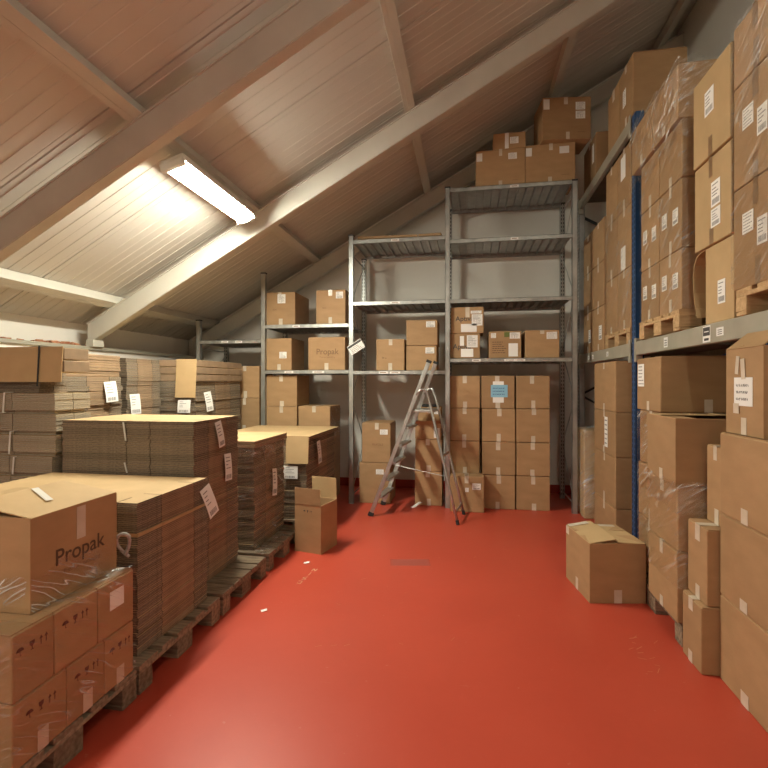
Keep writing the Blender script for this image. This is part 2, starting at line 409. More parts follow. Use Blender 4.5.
# gable wall behind the racks follows the roof slope
bm = bmesh.new()
pts = [(-4.5, 0), (XR + .1, 0), (XR + .1, z_ceil(XR + .1) + .05), (-4.5, z_ceil(-4.5) + .05)]
f0 = [bm.verts.new((x, YB, z)) for x, z in pts]; f1 = [bm.verts.new((x, YB + .1, z)) for x, z in pts]
bm.faces.new(f0); bm.faces.new(f1[::-1])
for i in range(4): bm.faces.new((f0[i], f0[(i + 1) % 4], f1[(i + 1) % 4], f1[i]))
tag(finish(bm, 'wall_back', WALLM), 'pale plastered gable wall behind the metal shelving', None, None, 'structure')
bm = bmesh.new(); pts2 = [(x, z) for x, z in pts]
f0 = [bm.verts.new((x, YF, z)) for x, z in pts2]; f1 = [bm.verts.new((x, YF - .1, z)) for x, z in pts2]
bm.faces.new(f0); bm.faces.new(f1[::-1])
for i in range(4): bm.faces.new((f0[i], f0[(i + 1) % 4], f1[(i + 1) % 4], f1[i]))
tag(finish(bm, 'wall_front', WALLM), None, None, None, 'structure')
wall('wall_left', XL - .4, XL, YF, YB, 0, 1.93, 'low left wall ending in a ledge under the eaves')
wall('wall_left_upper', XU - .1, XU, YF, YB, 1.93, z_ceil(XU) + .05, 'white upper left wall above the ledge')
wall('wall_right', XR, XR + .1, YF, YB, 0, z_ceil(XR) + .05)
# ledge capping
bm = bmesh.new(); add_box(bm, XU, XL + .03, YF, YB, 1.905, 1.945, 0, None, .006)
tag(finish(bm, 'trim_1', simple('ledge_board', (.34, .32, .26), .6)), 'grey ledge board capping the low left wall', None, None, 'structure')
# red cove skirting
bm = bmesh.new(); add_box(bm, XL, XR, YB - .012, YB, 0, .12, 0, None, .004); tag(finish(bm, 'baseboard_back', SKIRT), 'red skirting along the back wall', None, None, 'structure')
bm = bmesh.new(); add_box(bm, XL, XL + .012, YF, YB - .012, 0, .12, 0, None, .004); tag(finish(bm, 'baseboard_left', SKIRT), None, None, None, 'structure')

# ceiling: ribbed panels, profile along Y swept along the slope
bm = bmesh.new(); prof = []; y = YF
k = 0
while y < YB:
    if k % 5 == 0: prof += [(y, 0), (y + .002, .014), (y + .012, .014), (y + .014, 0)]
    prof += [(y + .06, 0), (y + .064, -.005), (y + .070, -.005), (y + .074, 0)]
    prof += [(y + .155, 0), (y + .158, .002), (y + .164, .002), (y + .167, 0)]
    y += .2; k += 1
prof.append((YB, 0))
xa, xb = XU - .08, XR + .1
n = Vector((-SL, 0, 1)).normalized()
ra = [bm.verts.new(Vector((xa, p, z_ceil(xa))) + n * d) for p, d in prof]; rb = [bm.verts.new(Vector((xb, p, z_ceil(xb))) + n * d) for p, d in prof]
for i in range(len(prof) - 1): bm.faces.new((ra[i], ra[i + 1], rb[i + 1], rb[i]))
# thickness
r2 = [bm.verts.new(Vector((x, p, z_ceil(x))) + n * .08) for x, p in ((xa, YF), (xa, YB), (xb, YB), (xb, YF))]
bm.faces.new(r2)
tag(finish(bm, 'ceiling', CEIL), 'sloping roof lining of ribbed pale panels', None, None, 'structure')

def slope_bar(bm, x0, x1, y0, y1, zf, t):
    v = []
    for x in (x0, x1):
        for y in (y0, y1):
            v.append(bm.verts.new((x, y, zf(x)))); v.append(bm.verts.new((x, y, zf(x) + t)))
    a = v
    for qd in ((0, 1, 3, 2), (4, 6, 7, 5), (0, 4, 5, 1), (2, 3, 7, 6), (0, 2, 6, 4), (1, 5, 7, 3)): bm.faces.new([a[i] for i in qd])

RAF = [(-1.05, 'painted steel rafter behind the viewer'), (.95, 'painted steel rafter overhead'), (2.885, 'grey rafter crossing the upper left corner before the lamp'), (4.70, 'cream rafter crossing the ceiling behind the lamp'), (6.78, 'rafter against the back gable wall')]
for i, (y, lab) in enumerate(RAF):
    bm = bmesh.new()
    x0 = XL - .03; t = .2 / math.cos(ANG)
    slope_bar(bm, x0, XR, y, y + .1, z_under, t)
    es = [e for e in bm.edges]; bmesh.ops.bevel(bm, geom=es, offset=.006, segments=2, affect='EDGES')
    o = tag(finish(bm, 'ceiling_beam_%d' % (i + 1), STEEL), lab, None, None, 'structure')
    # thin flange lip along the upper edge and a foot plate
    bm = bmesh.new(); slope_bar(bm, x0, XR, y - .012, y + .112, lambda x: z_under(x) + t - .014, .013); finish(bm, 'flange', STEEL, o)
    bm = bmesh.new(); add_box(bm, XL - .02, XL + .07, y - .03, y + .13, 1.945, z_under(XL) + .03, 0, None, .003); finish(bm, 'foot_plate', STEEL, o)
for i, x in enumerate((-3.83, -2.17, -.54, 1.09, 2.5)):
    bm = bmesh.new(); lo = z_purlin(x)
    M = Matrix.Translation((x, 0, lo)) @ Matrix.Rotation(-ANG, 4, 'Y')
    add_box(bm, -.035, .035, YF, YB, .001, .105, 0, M, .003)
    add_box(bm, -.075, -.035, YF, YB, .001, .008, 0, M)
    tag(finish(bm, 'ceiling_batten_%d' % (i + 1), STEEL), 'roof purlin running away under the ribbed lining' , None, None, 'structure')

# brick crumbs on the ledge
bm = bmesh.new(); rs = random.Random(5)
for k in range(46):
    y = rs.uniform(2.9, 4.9); s = rs.uniform(.018, .05)
    M = Matrix.Translation((rs.uniform(-4.33, -4.22), y, 1.946 + s * .35)) @ Matrix.Rotation(rs.uniform(0, 6), 4, 'Z') @ Matrix.Rotation(rs.uniform(-.3, .3), 4, 'X')
    add_box(bm, -s, s, -s * .8, s * .8, -s * .35, s * .35, 0, M, s * .12, s * .15)
tag(finish(bm, 'brick_rubble', BRICK), 'crumbs of broken red brick lying along the left ledge', 'rubble', None, 'stuff')

# ------------------------------------------------------------------ lamps
def lamp(loc, L, strength, label):
    root = empty('fluorescent_lamp', loc, 0, label, 'lamp')
    T = Matrix.Rotation(-ANG * .55, 4, 'Y')
    bm = bmesh.new(); add_box(bm, -.098, .098, -L / 2, L / 2, .045, .10, 0, T, .01)
    for sx in (-1, 1): add_box(bm, min(sx * .084, sx * .098), max(sx * .084, sx * .098), -L / 2, L / 2, .038, .05, 0, T, .003)
    finish(bm, 'housing', FIXT, root)
    bm = bmesh.new(); n_ = 10; prof = [(.078 * math.cos(a), .046 - .056 * math.sin(a) ** .55 if math.sin(a) > 0 else .046) for a in [math.pi * k / n_ for k in range(n_ + 1)]]
    r0 = [bm.verts.new(T @ Vector((x, -L / 2 + .03, z))) for x, z in prof]; r1 = [bm.verts.new(T @ Vector((x, L / 2 - .03, z))) for x, z in prof]
    for a in range(n_): bm.faces.new((r0[a], r0[a + 1], r1[a + 1], r1[a]))
    bm.faces.new(r0); bm.faces.new(r1[::-1]); bm.faces.new((r0[0], r1[0], r1[-1], r0[-1]))
    finish(bm, 'diffuser', emit('lamp_glow_%s' % strength, (1.0, .98, .82), strength), root)
    for s in (-1, 1):
        bm = bmesh.new(); add_box(bm, -.098, .098, s * L / 2 - .03, s * L / 2 + .012, -.004, .06, 0, T, .008); finish(bm, 'end_cap', FIXT, root)
        bm = bmesh.new(); add_bar(bm, T @ Vector((0, s * L * .33, .09)), T @ Vector((0, s * L * .33, .185)), .03, .004, (0, 1, 0)); finish(bm, 'bracket', STEEL, root)
    return root
def hang(x, y, L, s, label): return lamp((x, y, z_purlin(x) - .19), L, s, label)
hang(-2.16, 3.86, 1.2, 82, 'lit white fluorescent batten lamp under the sloping roof')
hang(-2.16, -.4, 1.2, 32, 'unseen batten lamp added behind the viewer as fill light')  # added out of view as weaker fill from behind
hang(1.07, 1.2, 1.2, 24, 'unseen batten lamp added high over the aisle for extra light')  # unseen, put in to brighten the right rack and the floor

# ------------------------------------------------------------------ pallets
def pallet(label, X, Y, z=0, wood=None, group='wooden pallets along the left'):
    """boards run along X"""
    wood = wood or WOOD
    L, W = X[1] - X[0], Y[1] - Y[0]; root = empty('wooden_pallet', ((X[0] + X[1]) / 2, (Y[0] + Y[1]) / 2, z), 0, label, 'pallet', group)
    def part(name, x0, x1, y0, y1, z0, z1, rot=False):
        bm = bmesh.new(); add_box(bm, x0, x1, y0, y1, z0, z1, 0, None, .003, .002); finish(bm, name, wood, root)
    ws = (.145, .10, .145, .10, .145); gaps = (W - sum(ws)) / 4; y = -W / 2
    for w in ws: part('top_board', -L / 2, L / 2, y, y + w, .122, .144); y += w + gaps
    for x in (-L / 2, -.0725, L / 2 - .145): part('stringer', x, x + .145, -W / 2, W / 2, .1, .122)
    for y0, y1 in ((-W / 2, -W / 2 + .1), (-.0725, .0725), (W / 2 - .1, W / 2)):
        for x in (-L / 2, -.0725, L / 2 - .145): part('block', x, x + .145, y0, y1, .022, .1)
        part('bottom_board', -L / 2, L / 2, y0, y1, 0, .022)
    return root
pallet('weathered pallet under the film-wrapped boxes with umbrella symbols', (-2.8, -1.6), (1.3, 2.11))
pallet('weathered pallet under the nearest bare stack of flattened cartons', (-2.8, -1.6), (2.13, 2.91))
pallet('pallet with bare deck boards showing under the tallest front stack', (-2.8, -1.6), (2.95, 3.64))
pallet('pallet under the film-wrapped stack of flattened cartons', (-2.8, -1.6), (3.70, 4.48))
pallet('pallet under the stack behind the small open box', (-2.8, -1.62), (4.66, 5.46))

# ------------------------------------------------------------------ flattened cartons
def sheet_mesh(w, d, t, slots_x, slots_y, seed, warp=0.0, edge=None):
    """folded flat carton: two plies with slots cut into its edges; mats 0 board, 1 raw fluted edge, 2 folded edge"""
    rs = random.Random(seed); bm = bmesh.new()
    def outline(o):
        P = []; sw, sd = .003, .11; x0, x1, y0, y1 = -w / 2 + o, w / 2 - o, -d / 2 + o, d / 2 - o
        P.append((x0, y0))
        for f in slots_y:
            x = x0 + f * (x1 - x0); P += [(x - sw, y0), (x - sw, y0 + sd), (x + sw, y0 + sd), (x + sw, y0)]
        P.append((x1, y0))
        for k, f in enumerate(slots_x):
            y = y0 + f * (y1 - y0); P += [(x1, y - sw), (x1 - sd, y - sw), (x1 - sd, y + sw), (x1, y + sw)]
        P.append((x1, y1)); P.append((x0, y1)); return P
    for k in range(2):
        o = rs.uniform(0, .004); z0 = k * t * .5; z1 = z0 + t * .43
        P = outline(o); lo = [bm.verts.new((x, y, z0)) for x, y in P]; hi = [bm.verts.new((x, y, z1)) for x, y in P]
        bm.faces.new(lo[::-1]); bm.faces.new(hi)
        for i in range(len(P)):
            j = (i + 1) % len(P); f = bm.faces.new((lo[i], lo[j], hi[j], hi[i])); f.material_index = 1
            mx, my = (P[i][0] + P[j][0]) / 2, (P[i][1] + P[j][1]) / 2
            if slots_x and abs(mx - (w / 2 - o)) < .003:
                fr = (my + d / 2) / d
                if len(slots_x) > 1 and slots_x[0] < fr < slots_x[1]: f.material_index = 2
    if warp:
        bmesh.ops.triangulate(bm, faces=[f for f in bm.faces if len(f.verts) > 4])
        for v in bm.verts:
            v.co.z += warp * ((v.co.x / w * 2) ** 2 * .5 + (v.co.y / d * 2) ** 2 * .3)
    bmesh.ops.recalc_face_normals(bm, faces=bm.faces)
    me = bpy.data.meshes.new('flattened_carton'); bm.to_mesh(me); bm.free()
    for m in (KRAFT_PALE, edge or FLUTE, edge if edge is KRAFT_PALE else FOLD): me.materials.append(m)
    return me

def stack(X, Y, z0, z1, n, label, group, top_label=None, bundle=0, edge=None, pale=(), slots_x=(.33, .72), slots_y=(.4, .55), jit=.006, rot=.5, bulge=None, top=True, seed=0, over=()):
    rs = random.Random(seed); w, d = X[1] - X[0], Y[1] - Y[0]; t = (z1 - z0) / n
    ms = [sheet_mesh(w, d, t, slots_x, slots_y, seed * 10 + k, edge=edge) for k in range(3)]
    mp_ = sheet_mesh(w, d, t, slots_x, slots_y, seed * 10 + 5, edge=KRAFT_PALE)
    off = (0, 0, 0)
    mg_ = sheet_mesh(w - .05, d - .05, t, slots_x, slots_y, seed * 10 + 7, edge=edge)
    res = []
    for k in range(n):
        o = bpy.data.objects.new('flattened_carton', mp_ if k in pale else mg_ if bundle and k and k % bundle == 0 else ms[rs.randrange(3)]); C.objects.link(o)
        bx = 0
        if bundle and k % bundle == 0: off = (rs.uniform(-.025, .01), rs.uniform(-.012, .012), rs.uniform(-.8, .8))
        if bulge: bx = bulge(k / n)
        o.location = ((X[0] + X[1]) / 2 + rs.uniform(-jit, jit) + bx + off[0], (Y[0] + Y[1]) / 2 + rs.uniform(-jit, jit) + off[1], z0 + k * t)
        o.rotation_euler = (0, 0, R(rs.uniform(-rot, rot) + off[2]))
        tag(o, top_label if (k == n - 1 and top_label) else label, 'carton', group); res.append(o)
    return res

stack((-2.82, -1.665), (2.2, 2.87), .144, .93, 40, 'flattened brown carton inside the nearest bare stack on a pallet', 'flattened cartons in the nearest stack', 'topmost flattened carton of the nearest bare stack, its pale face bare', slots_x=(.3, .78), slots_y=(.9,), seed=1, jit=.004, rot=.3, pale=(31,))
stack((-2.81, -1.80), (2.93, 3.56), .144, 1.285, 46, 'flattened brown carton inside the tallest front stack carrying two white tags', 'flattened cartons in the tallest front stack', 'topmost flattened carton of the tallest front stack, pale and slightly bowed', slots_x=(.3, .72), slots_y=(.5, .68), seed=2, jit=.004, rot=.3)
stack((-2.72, -1.76), (3.76, 4.42), .144, 1.0, 34, 'flattened brown carton under clear film in the wrapped stack', 'flattened cartons in the film-wrapped stack', None, slots_x=(.35, .7), slots_y=(.5, .7), jit=.009, seed=3)
stack((-2.62, -1.62), (4.68, 5.72), .144, .955, 25, 'flattened brown carton in the stack behind the small open box', 'flattened cartons behind the small open box', None, slots_x=(.4, .7), slots_y=(.5, .75), seed=4)
# second row against the left wall
for lab, X, Y in (('pallet under the strapped bundles in the second row', (-4.0, -2.83), (2.85, 3.38)), ('pallet under the ragged stack by the left ledge', (-4.12, -3.28), (3.44, 4.12)),
                  ('pallet under the neat stack by the left ledge', (-4.12, -3.28), (4.2, 4.72)), ('pallet under the corner stack with hanging flap', (-3.95, -2.88), (4.76, 5.86))):
    pallet(lab, X, Y)
stack((-3.98, -2.84), (2.9, 3.22), .144, 1.47, 45, 'flattened grey-brown carton in the strapped bundles at far left', 'flattened cartons in the strapped bundles', 'topmost flattened carton of the strapped bundles at far left', slots_x=(.5,), slots_y=(.45, .69), jit=.0015, rot=.1, seed=5, bundle=5, edge=GREY_EDGE)
stack((-4.1, -3.3), (3.46, 4.13), .144, 1.60, 34, 'flattened carton in the ragged stack below the left ledge', 'flattened cartons in the ragged stack', None, slots_x=(.36, .77), slots_y=(.5,), jit=.018, rot=.9, seed=6)
stack((-4.1, -3.3), (4.21, 4.73), .144, 1.79, 36, 'flattened carton in the neat stack under the left ledge', 'flattened cartons in the neat stack', 'topmost flattened carton of the neat stack under the left ledge', slots_x=(.3, .75), slots_y=(.5,), jit=.006, seed=7)
stack((-3.9, -2.92), (4.79, 5.84), .144, 1.56, 26, 'flattened carton low in the corner stack with a hanging flap', 'flattened cartons in the corner stack', None, slots_x=(.4, .75), slots_y=(.5,), jit=.008, seed=8)

def big_fold(label, X, Y, z0, z1, hang_side=None, hang_w=0, hang_l=0, hang_u=0, strap=None, n=3, tilt=0, group=None):
    """a thick flattened carton lying on a stack, with one panel folded down over the side"""
    root = empty('flattened_carton', ((X[0] + X[1]) / 2, (Y[0] + Y[1]) / 2, z0), 0, label, 'carton', group)
    w, d, h = X[1] - X[0], Y[1] - Y[0], z1 - z0
    bm = bmesh.new(); t = h / n; rs = random.Random(hash(label) % 999 if False else len(label))
    for k in range(n):
        j = rs.uniform(0, .012)
        add_box(bm, -w / 2 + j, w / 2 - j, -d / 2 + j, d / 2 - rs.uniform(0, .012), k * t, k * t + t * .9, 0, None, .004)
    for f in bm.faces:
        f.material_index = 0 if abs(f.normal.z) > .7 else 1
    bmesh.ops.recalc_face_normals(bm, faces=bm.faces)
    for f in bm.faces: f.material_index = 0 if abs(f.normal.z) > .7 else 1
    finish(bm, 'folded_board', [KRAFT_PALE, FOLD], root)
    if hang_side:
        dims = (w, d, h); o = flap_obj(root, dims, hang_side, -86, hang_l, KRAFT_PALE, thick=.005)
        me = o.data
        # narrow the panel to hang_w around hang_u
        ax = 0 if hang_side[1] == 'Y' else 1
        c = [v.co[ax] for v in me.vertices]; lo, hi = min(c), max(c)
        for v in me.vertices: v.co[ax] = hang_u - hang_w / 2 if v.co[ax] < (lo + hi) / 2 else hang_u + hang_w / 2
    return root
big_fold('thick folded carton on the ragged stack, dark strap across its front', (-4.1, -3.3), (3.44, 4.13), 1.60, 1.80, n=8)
big_fold('folded carton atop the corner stack with a panel hanging down its front', (-3.98, -2.9), (4.78, 5.86), 1.56, 1.80, '-Y', .24, .42, .42, n=3)
big_fold('folded carton on the stack behind the open box, panel hanging over its front', (-2.64, -1.58), (4.66, 5.78), .955, 1.0, '-Y', .24, .28, .40, n=2)
big_fold('pale folded carton topping the film-wrapped stack', (-2.74, -1.74), (3.74, 4.46), 1.0, 1.06, n=2)
# big board at far left in front of the ragged stack, overhanging the strapped bundles
r_ = big_fold('large folded carton lying on the strapped bundles at far left, dark strap round it', (-4.1, -2.79), (2.93, 3.17), 1.62, 1.80, '-Y', 1.29, .25, 0, n=2)
stack((-4.02, -3.02), (2.96, 3.2), 1.47, 1.62, 5, 'flattened carton between the strapped bundles and the large strapped carton', 'flattened cartons under the large strapped carton', None, slots_x=(.5,), slots_y=(.4,), seed=9)
bm = bmesh.new(); add_bar(bm, (.46, -.145, -.10), (.46, -.129, .184), .012, .003, (1, 0, 0)); add_bar(bm, (.46, -.129, .1845), (.46, .11, .1845), .012, .003, (1, 0, 0)); finish(bm, 'strap', BLACKM, r_)
# white bundle straps
for k, (x, za, zb) in enumerate([(-3.25, 1.33, 1.475), (-3.2, 1.04, 1.20), (-3.17, .9, 1.02), (-3.3, 1.19, 1.33)]):
    bm = bmesh.new(); add_bar(bm, (0, 0, 0), (.012, 0, zb - za), .012, .003, (1, 0, 0)); add_bar(bm, (.012, 0, zb - za), (.02, .06, zb - za + .002), .012, .003, (1, 0, 0))
    o = finish(bm, 'bundle_strap', STRAP); o.location = (x, 2.888, za)
    tag(o, ['white plastic strap on the top bundle at far left', 'white plastic strap on the third bundle from the top at far left', 'white plastic strap on the lowest visible bundle at far left', 'white plastic strap left of the others on the second bundle'][k], 'strap', 'white straps on the far left bundles')

for x, za, zb, lab in ((-2.30, 1.15, 1.275, 'white plastic strap on the upper front of the tallest front stack'), (-2.29, .93, 1.0, 'short white strap end low on the front of the tallest front stack')):
    bm = bmesh.new(); add_bar(bm, (0, 0, 0), (-.02, 0, zb - za), .011, .003, (1, 0, 0))
    o = finish(bm, 'bundle_strap', STRAP); o.location = (x, 2.922, za); tag(o, lab, 'strap', 'white straps on the tallest front stack')

# ------------------------------------------------------------------ white tags on the stacks
def paper_tag(label, loc, normal, w, h, roll=0, tilt=0, curl=.01, style='barcode'):
    bm = bmesh.new(); n = 6
    rs_ = random.Random(len(label)); pts = []
    for k in range(n + 1):
        v = h / 2 - h * k / n; off = curl * math.sin(k / n * 2.2) 
        pts.append((v, off))
    for (v0, o0), (v1, o1) in zip(pts, pts[1:]):
        q_ = [(-w / 2, v0, o0), (w / 2, v0, o0), (w / 2, v1, o1), (-w / 2, v1, o1)]
        a = [bm.verts.new(p) for p in q_]; b = [bm.verts.new((p[0], p[1], p[2] + .0008)) for p in q_]
        bm.faces.new(a); bm.faces.new(b[::-1])
        for i in range(4): bm.faces.new((a[i], a[(i + 1) % 4], b[(i + 1) % 4], b[i]))
    def ink(x0, x1, y0, y1):
        k = (h / 2 - (y0 + y1) / 2) / h * n
        zz = curl * math.sin(k / n * 2.2) + .0022
        k0, k1 = (h / 2 - y0) / h, (h / 2 - y1) / h
        z0_, z1_ = curl * math.sin(k0 * 2.2) + .0018, curl * math.sin(k1 * 2.2) + .0018
        f = bm.faces.new([bm.verts.new(p) for p in ((x0, y0, z0_), (x1, y0, z0_), (x1, y1, z1_), (x0, y1, z1_))]); f.material_index = 1
    x = -w * .36
    while x < w * .34:
        b_ = w * rs_.uniform(.03, .07); ink(x, x + b_, -h * .43, -h * .27); x += b_ + w * rs_.uniform(.03, .05)
    for k in range(4):
        ink(-w * .36, w * rs_.uniform(-.1, .3), h * (.34 - .13 * k), h * (.37 - .13 * k))
    o = finish(bm, 'paper_tag', [PAPER, GREYINK])
    W = Vector(normal).normalized(); V = Vector((0, 0, 1)); V = (V - W * V.dot(W)).normalized(); U = V.cross(W)
    M = Matrix.Identity(4)
    for i in range(3): M[i][0] = U[i]; M[i][1] = V[i]; M[i][2] = W[i]; M[i][3] = loc[i]
    o.matrix_world = M @ Matrix.Rotation(roll, 4, 'Z') @ Matrix.Rotation(tilt, 4, 'X')
    return tag(o, label, 'tag', 'white barcode tags on the carton stacks')
paper_tag('white barcode tag at the near corner of the nearest bare stack, tilted', (-1.648, 2.86, .78), (1, -.1, 0), .10, .21, R(22), -.06)
paper_tag('white tag hanging from the top of the tallest front stack', (-1.785, 3.24, 1.17), (1, 0, 0), .085, .19, R(10), -.05)
paper_tag('white tag halfway down the tallest front stack', (-1.785, 3.36, .91), (1, 0, 0), .10, .20, R(-3), -.04)
paper_tag('white tag under film on the wrapped stack', (-1.742, 4.14, .64), (1, 0, 0), .10, .24, R(-8), -.03)
paper_tag('square white barcode label under the hanging panel near the small open box', (-1.78, 4.655, .63), (0, -1, 0), .15, .13, 0, -.03, .004)
paper_tag('narrow white tag on the side of the stack behind the open box', (-1.575, 4.95, .80), (1, 0, 0), .11, .24, R(4), -.03)
paper_tag('white tag on the ragged stack below the left ledge', (-3.265, 3.95, 1.46), (1, -.25, 0), .12, .19, R(5), -.05)
paper_tag('white tag low on the neat stack beside a hanging flap', (-3.28, 4.30, 1.33), (1, -.3, 0), .11, .20, R(2), -.04)
paper_tag('wide white tag tucked under the hanging flap of the corner stack', (-3.03, 4.755, 1.285), (0, -1, 0), .15, .14, 0, -.04)
paper_tag('narrow curled tag right of the hanging flap on the corner stack', (-2.9, 5.02, 1.33), (1, -.3, 0), .10, .22, R(8), -.05)

# ------------------------------------------------------------------ left front: wrapped boxes and the printed box
FX = -1.605
yt = [1.46, 1.64, 1.865, 2.095]; yl = [1.46, 1.70, 1.905, 2.095]
names_t = ['film-wrapped box at the near end of the upper row beside the printed box', 'film-wrapped box in the middle of the upper row below the printed box', 'film-wrapped box with a pale paper label at the far end of the upper row']
names_l = ['film-wrapped box at the near end of the bottom row', 'film-wrapped box in the middle of the bottom row by the pallet', 'film-wrapped box at the far end of the bottom row beside the bare stack']
for k in range(3):
    box(names_l[k], (FX - .45, FX), (yl[k], yl[k + 1] - .003), (.144, .394), 'film-wrapped boxes at the lower left', seam='x', marks=[('+X', 0, .2, .038, RED_INK)], tape='+X:b')
    box(names_t[k], (FX - .45, FX), (yt[k], yt[k + 1] - .003), (.394, .645), 'film-wrapped boxes at the lower left', seam='x', marks=[('+X', -.05, .2, .038, RED_INK)] if k < 2 else [], labels=[('+X', 0, .12, .09, .085, 'plain')] if k == 2 else [])
box('plain box at the back of the lower row on the wrapped pallet', (FX - .92, FX - .47), (1.46, 2.09), (.144, .394), 'film-wrapped boxes at the lower left', seam='x')
box('plain box at the back of the upper row on the wrapped pallet', (FX - .92, FX - .47), (1.46, 2.09), (.394, .645), 'film-wrapped boxes at the lower left', seam='x')
pb = box('big printed box with raised top flap on the wrapped boxes at the left edge', (-2.24, -1.675), (1.60, 2.065), (.645, 1.015), None,
         open_=[('+X', 171, .30, KRAFT_PALE), ('-X', 176, .26, KRAFT_PALE), ('-Y', 183, .12), ('+Y', 183, .12)], texts=[('+X', .03, -.03, .095, 'Propak', INKB, 0, .0008), ('+X', .05, -.21, .026, 'Premium packaging', INKF)])
d_ = (.565, .465, .37)
bm = bmesh.new(); add_box(bm, -.024, .024, -.07, .07, 0, .0008); o = finish(bm, 'tape', TAPE, pb); o.matrix_local = face_mat('+X', d_, .015, .105, .0016)
bm = bmesh.new(); add_box(bm, -.095, .095, -.014, .014, 0, .0008, 0); o = finish(bm, 'tape', STRAP, pb); o.matrix_local = Matrix.Translation((.10, .0, .37 + .038)) @ Matrix.Rotation(R(-28), 4, 'Z') @ Matrix.Rotation(R(8), 4, 'Y')

# ------------------------------------------------------------------ stretch film
def film(label, X, Y, Z, faces, mat=None, amp=.006, res=.035, group='clear stretch film round the pallets', skew=.4, lumps=0, ragged=0):
    bm = bmesh.new(); cx, cy = (X[0] + X[1]) / 2, (Y[0] + Y[1]) / 2
    root_loc = Vector((cx, cy, Z[0])); dims = (X[1] - X[0], Y[1] - Y[0], Z[1] - Z[0])
    for f in faces:
        W = dims[0] if f[1] in 'YZ' else dims[1]; H = dims[1] if f == '+Z' else dims[2]
        nu, nv = max(2, int(W / res)), max(2, int(H / res)); M = face_mat(f, dims, 0, 0, 0)
        grid = []
        for j in range(nv + 1):
            row = []
            for i in range(nu + 1):
                u, v = W * (i / nu - .5), H * (j / nv - .5)
                e = min(1, min(i, nu - i, j, nv - j) / 2)
                q_ = Vector((u * 3 + cx * 2, (v + skew * u) * 11, cy + ord(f[1]) * .3))
                a = abs(noise.noise(q_)) * amp * 2 + abs(noise.noise(q_ * 2.7)) * amp
                if lumps: a += max(0, noise.noise(Vector((u * 9, v * 9, cy * 5)))) * lumps
                vv = v
                if ragged and j in (0, nv): vv += ragged * noise.noise(Vector((u * 8, j, cy))) 
                row.append(bm.verts.new(M @ Vector((u, vv, .002 + a * e))))
            grid.append(row)
        for j in range(nv):
            for i in range(nu): bm.faces.new((grid[j][i], grid[j][i + 1], grid[j + 1][i + 1], grid[j + 1][i]))
    bmesh.ops.remove_doubles(bm, verts=bm.verts, dist=.0008)
    o = finish(bm, 'stretch_film', mat or FILM, None, True); o.location = root_loc
    return tag(o, label, 'plastic film', group)
film('clear stretch film round the boxes with umbrella symbols at the lower left', (-2.53, FX + .004), (1.452, 2.10), (.15, .66), ['+X', '-Y', '+Z'], skew=-.5)
film('loose clear film drawn over the foot of the printed box', (-2.245, -1.676), (1.604, 2.05), (.646, .80), ['+X', '-Y'], mat=FILM_HEAVY, skew=-.6, ragged=.05, amp=.008)
# twisted film tail beside the printed box
bm = bmesh.new(); pts = []
for k in range(25):
    a = k / 24; th = a * 5.2
    pts.append((-1.66 + .03 * math.sin(th * 1.2), 2.075 + .045 * a + .03 * math.cos(th), .70 + .10 * math.sin(a * math.pi) + .02 * math.sin(th)))
add_tube(bm, pts, .009, 6); o = finish(bm, 'film_tail', noisy('film_twist', (.30, .28, .25), (.6, .58, .54), scale=40, rough=.25), None, True)
tag(o, 'twisted tail of clear film curling beside the printed box', 'plastic film')
film('clear stretch film round the wrapped stack of flattened cartons', (-2.735, -1.745), (3.735, 4.445), (.15, 1.03), ['+X', '-Y'], mat=FILM, amp=.01, skew=.2)
film('crumpled film bunched round the top of the wrapped stack', (-2.74, -1.738), (3.73, 4.455), (.93, 1.0), ['-Y', '+X'], mat=FILM_HEAVY, amp=.014, ragged=.03, res=.02)
bm = bmesh.new(); rs = random.Random(3)
grid = []
for j in range(10):
    row = []
    for i in range(16):
        x = -1.72 + .11 * i / 15; y = 3.66 + .5 * j / 9
        row.append(bm.verts.new((x, y, .146 + abs(noise.noise(Vector((x * 30, y * 14, 1)))) * .06)))
    grid.append(row)
for j in range(9):
    for i in range(15): bm.faces.new((grid[j][i], grid[j][i + 1], grid[j + 1][i + 1], grid[j + 1][i]))
tag(finish(bm, 'stretch_film', FILM_HEAVY, None, True), 'loose crumpled film lying on the pallet edge at the wrapped stack', 'plastic film')

# ------------------------------------------------------------------ galvanised shelving
RY, RYB = 5.95, 6.70
sh = empty('metal_shelving', (-1.2, RY, 0), 0, 'galvanised bolted shelving of four stepped bays along the back wall', 'shelving')
def P(o): o.location = Vector(o.location) - Vector(sh.location); return o
def upright(x, y, z1, front=True):
    bm = bmesh.new(); s = 1 if front else -1
    add_box(bm, x - .03, x + .03, y, y + .004, 0, z1); add_box(bm, x - .03, x - .026, y, y + .05, 0, z1); add_box(bm, x + .026, x + .03, y, y + .05, 0, z1)
    add_box(bm, x - .03, x - .012, y + .046, y + .05, 0, z1); add_box(bm, x + .012, x + .03, y + .046, y + .05, 0, z1)
    if not front:
        z = .05
        while z < z1 - .03:
            for dx_ in (-.013, .013): add_box(bm, x + dx_ - .005, x + dx_ + .005, y - .0006, y, z, z + .028, 1)
            z += .05
    o = P(finish(bm, 'upright', [GALV, HOLE], sh))
    bm = bmesh.new(); add_box(bm, x - .034, x + .034, y - .004, y + .054, z1 - .01, z1 + .008, 0, None, .002)
    c = finish(bm, 'end_cap', BLACKM, o)
    bm = bmesh.new(); add_box(bm, x - .0305, x + .0305, y - .006, y + .0505, 0, .006); finish(bm, 'foot_plate', GALV, o)
XS = [-3.59, -2.658, -1.468, -.248, 1.24]
TOPF = [2.385, 2.985, 3.42, 3.945, 3.93]; TOPB = [2.12, 2.42, 3.30, 3.93, 3.93]
for x, a, b in zip(XS, TOPF, TOPB): upright(x, RY, a); upright(x, RYB, b, False)
